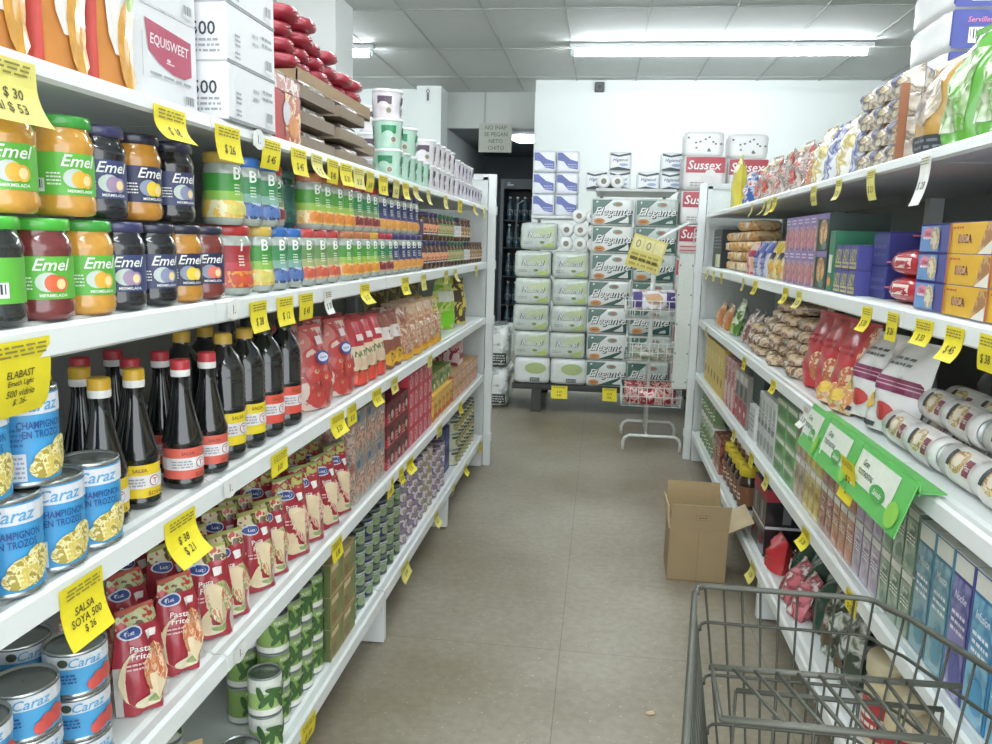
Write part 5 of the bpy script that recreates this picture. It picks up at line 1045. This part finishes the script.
pack('pm', .256, .30, .188, C('dde2e0', .25, coat=.7, var=.1, scale=30), lambda d, w, h: (d.ell(w*.1, h*.6, w*.3, h*.22, C('a8bc7a', .35, var=.2)), d.rect(-w*.05, h*.1, w*.22, h*.24, C('3a4048'), 3, 1), d.scrib(-w*.03, h*.12, w*.2, h*.22, 2, C('c8ccd0'))), 12, wob=.03)
def dcon(d, w, h):
    d.poly([(-w*.46, h*.9), (-w*.25, h*.9), (w*.1, h*.6), (w*.44, h*.5), (w*.44, h*.14), (w*.05, h*.2), (-w*.2, h*.5), (-w*.46, h*.55)], C('5a68b0', .35, var=.25)); d.scrib(w*.0, h*.2, w*.4, h*.42, 2, C('a8b0d8'))
pack('pcf', .165, .20, .155, C('e4e8f0', .3, coat=.4, var=.05), dcon)
def dhig(d, w, h):
    d.poly([(-w*.45, h*.92), (-w*.1, h*.82), (w*.45, h*.95), (w*.45, h*.84), (-w*.1, h*.72), (-w*.45, h*.82)], C('4a525c')); d.txt('Higienol', 0, h*.55, h*.22, C('3a4a80'), .3, wmax=w*.8); d.poly([(-w*.45, h*.12), (-w*.1, h*.22), (w*.45, h*.10), (w*.45, h*.02), (-w*.45, h*.04)], C('4a525c')); d.ell(w*.15, h*.32, w*.2, h*.08, C('9ab0d0'))
pack('ph', .16, .18, .135, C('eaeeee', .3, coat=.4, var=.04), dhig)
def dsus(d, w, h):
    d.rect(-w*.46, h*.5, w*.46, h*.95, C('b83040', .35, coat=.3), 6, 3); d.txt('Sussex', -w*.02, h*.72, h*.26, C('f4f0f0'), .2, wmax=w*.8); d.ell(w*.1, h*.3, w*.2, h*.16, C('e0dcd8')); d.ell(w*.12, h*.5, w*.12, h*.1, C('e8e4e0')); d.scrib(-w*.35, h*.1, w*.0, h*.25, 2, C('9a9a98'))
pack('ps', .28, .30, .229, C('e6e4e2', .3, coat=.4, var=.05), dsus)
FR = -PI/2
def stack(key, xs, y, z, n, h, desc, group, cols, names=None):
    for i, x in enumerate(xs):
        for l in range(n):
            lv = ('bottom' if l == 0 else 'top' if l == n-1 else ORD[l]+' from bottom')
            put(key, (x+random.uniform(-.006, .006), y+random.uniform(-.01, .01), z+l*(h+.0008)), FR+random.uniform(-.03, .03), words(desc, lv+' of '+cols[i]), group)
tg = 'toilet paper packs on the dark platform'
for i, x in enumerate((-.46, -.20)):
    put('pm', (x, 5.80, PZ), FR+random.uniform(-.03, .03), words('white toilet paper pack with green oval', 'bottom of '+['outer', 'inner'][i]+' pale green stack'), tg)
stack('pn', [-.475, -.208], 5.80, PZ+.189, 4, .188, 'pale green film toilet paper pack', tg, ['outer stack by the passage', 'inner stack'])
stack('pe', [.065], 5.80, PZ, 7, .187, 'teal and white toilet paper pack', tg, ['stack beside the pale green packs'])
stack('pe2', [.36], 5.80, PZ, 7, .187, 'dull teal toilet paper pack', tg, ['stack behind the wire stand'])
stack('ps', [.655], 5.83, PZ, 6, .229, 'red and white toilet paper pack', tg, ['column behind the wire stand'])
put('ps', (.97, 5.95, PZ+6*.2298), FR, 'red and white toilet paper pack on top, beyond the shelf end', tg)
put('ps', (.665, 5.83, PZ+6*.2298), FR+.02, 'red and white pack crowning the column behind the wire stand', tg)
put('pn', (-.44, 5.80, PZ+.189*5+.004), FR, 'single pale green toilet paper pack on top of its stack', tg)
# plain packs seen from the roll ends
def rollpack(key, nx, nz, r=.048, d_=.2):
    parts = []
    for i in range(nx):
        for j in range(nz):
            b = MB(); y, z = (i-(nx-1)/2)*2*r, r+j*2*r
            m = Matrix.Translation((0, y, z)) @ Matrix.Rotation(PI/2, 4, 'Y')
            b.lathe([(.02, -d_/2), (r*.97, -d_/2), (r*1.0, -d_/2+.008), (r*1.0, d_/2-.008), (r*.97, d_/2), (.02, d_/2)], C('eceeec', .6, var=.04, scale=80), 18, m, cap=False)
            b.lathe([(.0195, -d_/2+.02), (.0205, d_/2-.001)], C('8a8276', .8), 12, m)
            b.lathe([(.019, d_/2-.002), (.001, d_/2-.0015)], C('4a443c', .9), 12, m, cap=False)
            parts.append(('paper_roll', b))
    kind('toilet_roll_pack', 'toilet paper', parts, d_, w=nx*2*r, h=nz*2*r, key=key)
rollpack('r6', 3, 2); rollpack('r2', 2, 1)
put('r6', (-.155, 5.80, PZ+.189*5+.004), FR, 'pack of six toilet rolls showing their ends', tg)
put('r2', (-.12, 5.82, PZ+.189*5+.004+.1935), FR, 'pack of two white toilet rolls on the six-roll pack', tg)
put('r2', (.04, 5.92, 1.5955), FR, 'pack of two toilet rolls on the upper board', tg)
# wall boards with the smaller packs
mb = MB(); mb.cbox(-.53, -.05, 6.02, 6.45, 1.385, 1.405, C('e2e6e4', .4), .003)
kind('wall_board', 'shelf board', [(None, mb)], .4, key='bd1'); put('bd1', (0, 0, 0), 0, 'white board carrying the blue toilet paper packs')
mb = MB(); mb.cbox(-.06, .50, 5.80, 6.5, 1.575, 1.595, C('c9cdca', .4), .003)
kind('wall_board', 'shelf board', [(None, mb)], .4, key='bd2'); put('bd2', (0, 0, 0), 0, 'grey board above the teal toilet paper packs')
for k, (x0, x1, zt) in enumerate(((-.50, -.10, 1.385), (-.02, .46, 1.575))):
    mb = MB()
    for x in (x0, x1): mb.box(x-.012, x+.012, 6.40, 6.44, .2055, zt, C('8a9290', .4))
    kind('board_post', 'shelf post', [(None, mb)], .4, key='bp%d' % k); put('bp%d' % k, (0, 0, 0), 0, ['pair of steel posts holding the white board', 'pair of steel posts holding the grey board'][k])
for i in range(2):
    for l in range(3):
        put('pcf', (-.445+.172*i, 6.13, 1.4055+.156*l), FR, words('blue and white toilet paper pack', LAY[3][l]+' of '+['outer', 'inner'][i]+' column on the white board'), 'blue packs on the white board')
hp = [(-.06, 0, 'outermost'), (.105, 0, 'lower of first pair'), (.105, 1, 'upper of first pair'), (.31, 0, 'between the pairs'), (.475, 0, 'lower one by red packs'), (.475, 1, 'upper one by red packs')]
for x, l, t in hp: put('ph', (x, 6.09 if x > .05 else 6.12, 1.5955+.136*l), FR, words('white toilet paper pack with navy script', t, 'upper board'), 'white packs on the upper board')
# speckled kitchen towel packs on the red ones
b = MB(); b.sbox(-.1, .1, -.135, .135, 0, .17, C('eef0ee', .4, coat=.3, var=.03), 8, 6, .02)
p = MB(); d = D(p, fx(.101), .001); r = random.Random(3)
for i in range(12): d.ell(r.uniform(-.11, .11), r.uniform(.03, .14), .008, .007, C('6a7274')); d.o -= .0003
kind('kitchen_towel_pack', 'kitchen towel', [('film_wrap', b), ('printed_front', p)], .2, h=.2)
for i, x in enumerate((.66, .97)): put('kitchen_towel_pack', (x, [5.85, 5.95][i], PZ+7*.2298), FR, ['speckled white kitchen towel pack on the red column', 'speckled white kitchen towel pack beyond the shelf end'][i], 'kitchen towel packs')
# support for the far pile
mb = MB(); mb.cbox(.83, 1.12, 5.8, 6.15, 0, PZ+6*.2298-.002, C('b8a888', .6), .004)
d = D(mb, fny(5.8)); d.rect(.84, .2, 1.11, 1.5, C('a89878', .6))
for k in range(7): d.rect(.83, .2+.18*k, 1.12, .206+.18*k, C('8a7a5a', .6), 2, 1)
kind('carton_pile', 'cardboard carton', [(None, mb)], .3); put('carton_pile', (0, 0, 0), 0, 'tall kraft carton under the red packs beyond the shelf end')
# bags of rolls standing on the floor by the passage
pack('pf', .22, .50, .30, P('b8c0bc d0d6d4 98a29e e0e4e2', 14, .2, .9), lambda d, w, h: (d.rect(-w*.1, h*.1, w*.4, h*.35, C('2e3638'), 4, 2), d.scrib(-w*.06, h*.14, w*.36, h*.32, 3, C('c8ccc8'))), 6, wob=.04)
for l in range(2): put('pf', (-.74, 5.95, .002+.301*l), FR, 'clear-wrapped bale of paper rolls on the floor, ' + ['lower', 'upper'][l], 'bales beside the platform')
# price signs under the platform edge
for i, (x, w) in enumerate(((-.255, .115), (.10, .10))):
    kn = 'psg%d' % i
    kind('price_tag', 'price tag', [(None, tag_mesh(w, .075, yel, ['$ 39', '4 R.'], .1, i, 1))], .002, key=kn)
    put(kn, (x, 5.635, .20), FR, 'yellow price tag on the platform edge under the ' + ['pale green packs', 'teal packs'][i], 'price tags on the platform')

# ------------------------------------------------------------------ wire stand at the end of the biscuit run
ww = C('dfe4e0', .35)
o = root('wire_stand', (.34, 4.86, 0), 'white wire display stand with baskets at the shelf end', 'display stand')
mb = MB()
for y in (-.20, .20):
    pts = [(-.165, y, .01), (-.165, y, .06), (-.155, y, .085), (-.13, y, .10), (.135, y, .10), (.155, y, .085), (.165, y, .06), (.165, y, .01)]
    mb.tube(pts, .009, ww, 8)
mb.tube([(-.03, -.2, .10), (-.03, .2, .10)], .007, ww); leaf(o, 'base', mb)
mb = MB(); mb.tube([(-.03, -.1, .10), (-.03, -.1, 1.20), (-.02, -.1, 1.24), (.15, -.13, 1.34)], .009, ww, 8); mb.tube([(-.03, .1, .10), (-.03, .1, 1.05)], .007, ww, 8); leaf(o, 'pole', mb)
def basket(x0, x1, y0, y1, z0, z1, nx=7, ny=4):
    mb = MB(); r = .0025
    for z in (z0, (z0+z1)/2, z1): mb.tube([(x0, y0, z), (x1, y0, z), (x1, y1, z), (x0, y1, z)], r if z < z1 else .0035, ww, 5, True)
    for i in range(nx+1):
        x = x0+(x1-x0)*i/nx; mb.tube([(x, y0, z1), (x, y0, z0), (x, y1, z0), (x, y1, z1)], r, ww, 4)
    for j in range(1, ny):
        y = y0+(y1-y0)*j/ny; mb.tube([(x0, y, z1), (x0, y, z0), (x1, y, z0), (x1, y, z1)], r, ww, 4)
    return mb
for z in (.275, .535, .78): leaf(o, 'wire_basket', basket(-.185, .155, -.19, .095, z, z+.11))
tagn = 'items in the wire stand'
pouch('zr', 'biscuit_pack', 'biscuit pack', .30, .105, .12, P('c02a3a d85060 e8d0c0 a01828', 30, .25, .6), wr=.006)
put('zr', (.325, 4.76, .279), FR, 'red foil biscuit pack lying in the lowest wire basket', tagn)
put('zr', (.325, 4.90, .279), FR, 'red foil biscuit pack at the back of the lowest wire basket', tagn)
pouch('zg', 'biscuit_pack', 'biscuit pack', .26, .07, .12, P('c8a890 4a6a58 e0d0c0 8a9a80', 26, .25, .6), wr=.006)
put('zg', (.325, 4.78, .539), FR, 'green and beige pack in the middle wire basket', tagn)
pouch('zp', 'biscuit_pack', 'biscuit pack', .25, .12, .11, P('c8c0d0 a89888 e0dce4', 22, .25, .6), lambda d, w, h: (d.rect(-w*.48, h*.1, -w*.28, h*.9, C('4a3a80')), d.rect(w*.28, h*.1, w*.48, h*.9, C('4a3a80')), d.ell(0, h*.5, w*.2, h*.3, C('c89a70'))), wr=.005)
put('zp', (.315, 4.74, .83), 0, 'purple-ended pack tilted in the top wire basket', tagn, rot=(0, -.25, FR))
mb = MB(); mb.box(-.001, .001, -.10, .10, -.095, .095, C('ddd070', .5)); d = D(mb, fx(.001))
for a in (-.062, 0, .062): d.rect(a-.028, .01, a+.028, .082, C('e8e0a0', .5), 2, 2)
for a in (-.062, 0): d.ell(a, .045, .013, .022, C('8a7a40')); d.ell(a, .045, .008, .016, C('e8e0a0'))
d.scrib(-.085, -.085, .085, .0, 3, C('b0a040')); d.scrib(-.085, -.06, .085, -.02, 1, C('6a5f20'))
kind('yellow_sign', 'sign', [(None, mb)], .003)
put('yellow_sign', (.255, 4.735, 1.155), 0, 'yellow handwritten price sign tilted on the wire stand', rot=(-.28, 0, FR+.1))
# perforated panel hooked on the shelf end
o = root('hanging_panel', (.475, 4.59, 0), 'white perforated metal panel hooked on the biscuit shelf end', 'panel')
mb = MB(); mb.cbox(-.045, .04, 0, .016, .40, 1.17, C('d2d9d0', .4), .003)
d = D(mb, fny(0))
for k in range(5):
    for x in (-.036, .031): d.ell(x, .44+.165*k, .004, .006, C('6a7070')); d.o -= .0003
leaf(o, 'panel_sheet', mb)
mb = MB(); mb.cbox(-.05, .045, -.006, .02, 1.172, 1.215, C('d8b8b0', .5), .002); D(mb, fny(-.006)).rect(-.045, 1.18, .04, 1.186, C('b04a48')).rect(-.045, 1.20, .04, 1.206, C('b04a48')); leaf(o, 'printed_header', mb)
mb = MB(); mb.tube([(.03, .008, 1.215), (.03, .008, 1.30), (.05, -.02, 1.31)], .004, ww); leaf(o, 'hook', mb)

# ------------------------------------------------------------------ open cardboard box in the aisle
o = root('cardboard_box', (.395, 2.93, 0), 'open brown cardboard box on the aisle floor, flaps up', 'cardboard box', rz=-.02)
kb = C('a18a62', .75, var=.08, scale=12); ki = C('c8b48c', .75, var=.06); ke = C('9a7a50', .75, var=.06)
mb = MB(); t = .004; W, Dp, Hh = .103, .105, .195
mb.box(-W, W, -Dp, -Dp+t, 0, Hh, kb); mb.box(-W, W, Dp-t, Dp, 0, Hh, kb); mb.box(-W, -W+t, -Dp+t, Dp-t, 0, Hh, kb); mb.box(W-t, W, -Dp+t, Dp-t, 0, Hh, kb); mb.box(-W, W, -Dp, Dp, 0, t, kb)
d = D(mb, fny(-Dp)); d.rect(-.0015, .0, .0015, Hh, C('98784c', .75), 1, 2)
leaf(o, 'box_body', mb)
def flap(pts, th, m, deco=None):
    mb = MB(); a, b_, c, e = [Vector(p) for p in pts]; nrm = (b_-a).cross(e-a).normalized()*th
    vs = [a, b_, c, e, a+nrm, b_+nrm, c+nrm, e+nrm]; mb.add(vs, [(3, 2, 1, 0), (4, 5, 6, 7), (0, 1, 5, 4), (1, 2, 6, 5), (2, 3, 7, 6), (3, 0, 4, 7)], m)
    if deco:
        ux = (b_-a); uy = (e-a); n = nrm.normalized()
        deco(D(mb, lambda p, q, off: a+ux*p+uy*q-n*off))
    leaf(o, 'box_flap', mb)
flap([(-W, -Dp, Hh), (W, -Dp, Hh), (W+.004, -Dp-.018, Hh+.098), (-W+.004, -Dp-.018, Hh+.098)], -.004, C('a8926a', .75, var=.06), lambda d: (d.rect(.42, .42, .66, .62, C('8a6a40', .7)), d.rect(.425, .435, .655, .605, C('a8926a', .75)), d.scrib(.47, .47, .62, .57, 1, C('7a5a34'))))
flap([(-W, Dp, Hh), (W, Dp, Hh), (W-.01, Dp+.02, Hh+.115), (-W, Dp+.02, Hh+.115)], .004, C('b39a6c', .75, var=.06))
flap([(W, -Dp, Hh), (W, Dp, Hh), (W+.085, Dp, Hh+.045), (W+.085, -Dp, Hh+.045)], .004, ki)
flap([(-W, -Dp, Hh), (-W, Dp, Hh), (-W-.012, Dp-.02, Hh+.08), (-W-.004, -Dp+.02, Hh+.08)], -.004, ki)

# ------------------------------------------------------------------ fridge with bottles, sign, icons
o = root('bottle_fridge', (-.98, 10.1, 0), 'dark glass-door drinks fridge in the passage', 'fridge')
fd = C('4a565c', .4); fb = C('1c2428', .5)
mb = MB(); mb.box(-.30, -.26, 0, .6, .0, 1.98, fd); mb.box(.36, .40, 0, .6, 0, 1.98, fd); mb.box(-.26, .36, .56, .6, 0, 1.98, fb); mb.box(-.26, .36, 0, .6, 1.86, 1.98, C('2c3439', .4)); mb.box(-.26, .36, 0, .6, 0, .12, fd)
d = D(mb, fny(0)); d.rect(-.22, 1.90, -.14, 1.915, C('c8d4dc')); d.rect(-.22, 1.925, -.18, 1.935, C('c8d4dc')); leaf(o, 'cabinet', mb)
for z in (.42, .78, 1.14, 1.48):
    mb = MB(); mb.box(-.26, .36, .04, .55, z-.012, z, C('2a3236', .5)); leaf(o, 'fridge_shelf', mb)
mb = MB(); mb.tube([(-.1, -.03, 1.25), (-.07, -.035, 1.68), (0, -.035, 1.72)], .012, C('9aa6ac', .3, .6)); leaf(o, 'door_handle', mb)
b = MB(); b.lathe([(.036, 0), (.04, .01), (.04, .16), (.034, .19), (.018, .24), (.016, .27)], C('3a5a68', .1, coat=1, var=.4, scale=30), 12)
c = MB(); c.lathe([(.018, .268), (.018, .288), (.002, .289)], C('c8d4d8', .4), 10)
t = MB(); t.lathe([(.0405, .06), (.0405, .13)], P('6a8898 2f4650 a8bcc4', 40), 12, cap=False)
kind('drink_bottle', 'drink bottle', [('bottle_body', b), ('cap', c), ('paper_label', t)], .08, h=.29)
for s, z in enumerate((.12, .42, .78, 1.14, 1.48)):
    for i in range(6):
        put('drink_bottle', (-1.17+.095*i, 10.22, z+.001), FR, words('bottle in the drinks fridge', ['floor', 'second', 'third', 'fourth', 'top'][s]+' shelf', ORD[i].replace('nearest', 'first')+' from the passage wall'), 'bottles in the drinks fridge')
mb = MB(); mb.box(-.19, .19, -.002, .002, -.16, .16, C('a9ada0', .7, var=.08)); d = D(mb, fny(-.002))
for k, t in enumerate(('NO INAP', 'SE PEGAN', 'NETO', 'CHITO')): d.txt(t, random.uniform(-.03, .03), .115-.075*k, .045, C('5c6054'), 0, wmax=.33)
for x in (-.15, .15): mb.tube([(x, 0, .16), (x, .0, .42)], .0015, C('c8ccc8'), 4)
kind('cardboard_sign', 'sign', [(None, mb)], .004); put('cardboard_sign', (-1.27, 9.40, 2.38), 0, 'greyish handwritten cardboard sign hanging in the passage opening')
mb = MB(); mb.box(-.028, .028, -.0015, .0, -.09, .09, C('d8dedc', .5)); d = D(mb, fny(-.0015)); dk = C('4a5052'); d.rect(-.012, -.06, .012, .02, dk); d.ell(0, .04, .022, .018, dk); d.ell(0, .04, .013, .010, C('d8dedc')); d.rect(-.006, .055, .006, .07, dk)
kind('extinguisher_sign', 'sign', [(None, mb)], .002); put('extinguisher_sign', (-2.0, 9.117, 2.80), 0, 'small grey pictogram sign high on the rear column')
mb = MB(); mb.cbox(-.05, .05, -.04, 0, -.05, .05, C('4a4f50', .5), .008); D(mb, fny(-.04)).ell(0, 0, .02, .02, C('2a2e30'))
kind('sensor_box', 'sensor', [(None, mb)], .05); put('sensor_box', (-.10, 8.799, 2.825), 0, 'small dark sensor box at the top of the back wall')

# ------------------------------------------------------------------ shopping trolley
tm = C('3e4036', .4, .3, var=.15); tm2 = C('52544a', .4, .3, var=.15)
o = root('shopping_trolley', (.28, .85, 0), 'grey wire shopping trolley standing in the aisle', 'shopping trolley')
ox, oy = .28, .85
def R3(*p): return [(x-ox, y-oy, z) for x, y, z in p]
zt, zb, zm = .68, .36, .625
def side_x(s, y, z):
    yt = (1.21-y)
    xl, xr = .168-.135*yt, min(.535, .441+.38*yt)
    k = (zt-z)/(zt-zb)*.045
    return xl+k if s < 0 else xr-k
def yf(z): return 1.21-(zt-z)/(zt-zb)*.05
YB = .52
def ring(z, r, m, cr=.04):
    pts = [(side_x(-1, YB, z), YB, z), (side_x(-1, yf(z)-cr, z), yf(z)-cr, z)]
    a, b_ = side_x(-1, yf(z), z), side_x(1, yf(z), z)
    for k in range(5):
        t = PI-PI/2*k/4; pts.append((a+cr*.6+cr*.6*cos(t), yf(z)-cr+cr*sin(t), z))
    for k in range(5):
        t = PI/2-PI/2*k/4; pts.append((b_-cr+cr*cos(t), yf(z)-cr+cr*sin(t), z))
    pts += [(side_x(1, y, z), y, z) for y in (yf(z)-cr-.03, 1.05, .963, .80, YB)]
    mb = MB(); mb.tube(R3(*pts), r, m, 8); return mb
leaf(o, 'rim', ring(zt, .0046, tm2, .028))
mb = MB()
for z in (zm, .545, .47, .40): 
    q = ring(z, .0026, tm, .028); off = len(mb.v); mb.v += q.v; mb.f += [tuple(i+off for i in f) for f in q.f]; mb.mi(tm); mb.m += q.m; mb.sm += q.sm
for i in range(10):
    s = (i+.6)/10; w0 = side_x(-1, 1.2, zt); w1 = side_x(1, 1.2, zt); v0 = side_x(-1, 1.2, zb); v1 = side_x(1, 1.2, zb)
    mb.tube(R3((w0+(w1-w0)*s, yf(zt), zt), (v0+(v1-v0)*s, yf(zb), zb), (side_x(-1, YB, zb)+(side_x(1, YB, zb)-side_x(-1, YB, zb))*s, YB, zb+.06)), .0019, tm, 5)
for s in (-1, 1):
    for i in range(17):
        y = YB+(1.16-YB)*i/16
        mb.tube(R3((side_x(s, y, zt), y, zt), (side_x(s, y, zb), y-.02, zb)), .0019, tm, 5)
for i in range(8):
    y = YB+.03+(1.13-YB-.03)*i/7; mb.tube(R3((side_x(-1, y, zb), y, zb), (side_x(1, y, zb), y, zb)), .0022, tm, 5)
leaf(o, 'basket_mesh', mb)
mb = MB()  # folding child seat leaf sloping down to the nose
na, nb = Vector((.147, .80, .71)), Vector((.375, .80, .71)); fa, fb_ = Vector((.166, .99, .665)), Vector((.468, .997, .665))
mb.tube(R3(na, nb), .0042, tm2, 8); mb.tube(R3(fa-Vector((.004, 0, 0)), fb_+Vector((.004, 0, 0))), .0042, tm2, 8)
ma, mc = Vector((.20, 1.0, .63)), Vector((.455, 1.0, .63)); mb.tube(R3(ma, mc), .0036, tm, 8)
for i in range(10):
    s = i/9*.8; mb.tube(R3(na.lerp(nb, s+.2*(i > 0)), fa.lerp(fb_, s)), .0026, tm2, 6)
for i in range(6):
    s = i/5; p = ma.lerp(mc, s); mb.tube(R3(p, p-Vector((0, 0, .2))), .0022, tm, 5)
leaf(o, 'child_seat', mb)
mb = MB(); mb.tube(R3((side_x(-1, YB, zt), YB, zt), (side_x(-1, YB, zt), .40, .76), (side_x(1, YB, zt), .40, .76), (side_x(1, YB, zt), YB, zt)), .011, C('3a4a44', .4), 8); leaf(o, 'handle', mb)
mb = MB()
for s in (-1, 1):
    x = side_x(s, .6, zb); xn = side_x(s, 1.12, zb); mb.tube(R3((x, YB, zb+.05), (x, .58, .13), (xn, 1.08, .13), (xn, 1.15, zb)), .010, tm2, 8)
mb.tube(R3((side_x(-1, .6, zb), .60, .13), (side_x(1, .6, zb), .60, .13)), .009, tm2, 8); mb.tube(R3((side_x(-1, 1.05, zb), 1.05, .13), (side_x(1, 1.05, zb), 1.05, .13)), .009, tm2, 8)
leaf(o, 'frame', mb)
for s in (-1, 1):
    for y in (.62, 1.05):
        x = side_x(s, .6 if y < .8 else 1.12, zb)
        mb = MB(); mb.lathe([(.02, -.012), (.05, -.012), (.05, .012), (.02, .012)], C('2a2c2c', .6), 16, Matrix.Translation((x-ox, y-oy, .05)) @ Matrix.Rotation(PI/2, 4, 'Y')); mb.box(x-ox-.016, x-ox-.013, y-oy-.012, y-oy+.012, .045, .128, tm); mb.box(x-ox+.013, x-ox+.016, y-oy-.012, y-oy+.012, .045, .128, tm); leaf(o, 'caster', mb)
# crumpled paper scrap on the floor
mb = MB(); mb.sbox(-.012, .012, -.008, .008, 0, .006, C('d0b890', .8), 3, 3, .3); kind('paper_scrap', 'litter', [(None, mb)], .02)
put('paper_scrap', (.18, 1.95, .0005), .3, 'tiny tan paper scrap on the floor beside the trolley')
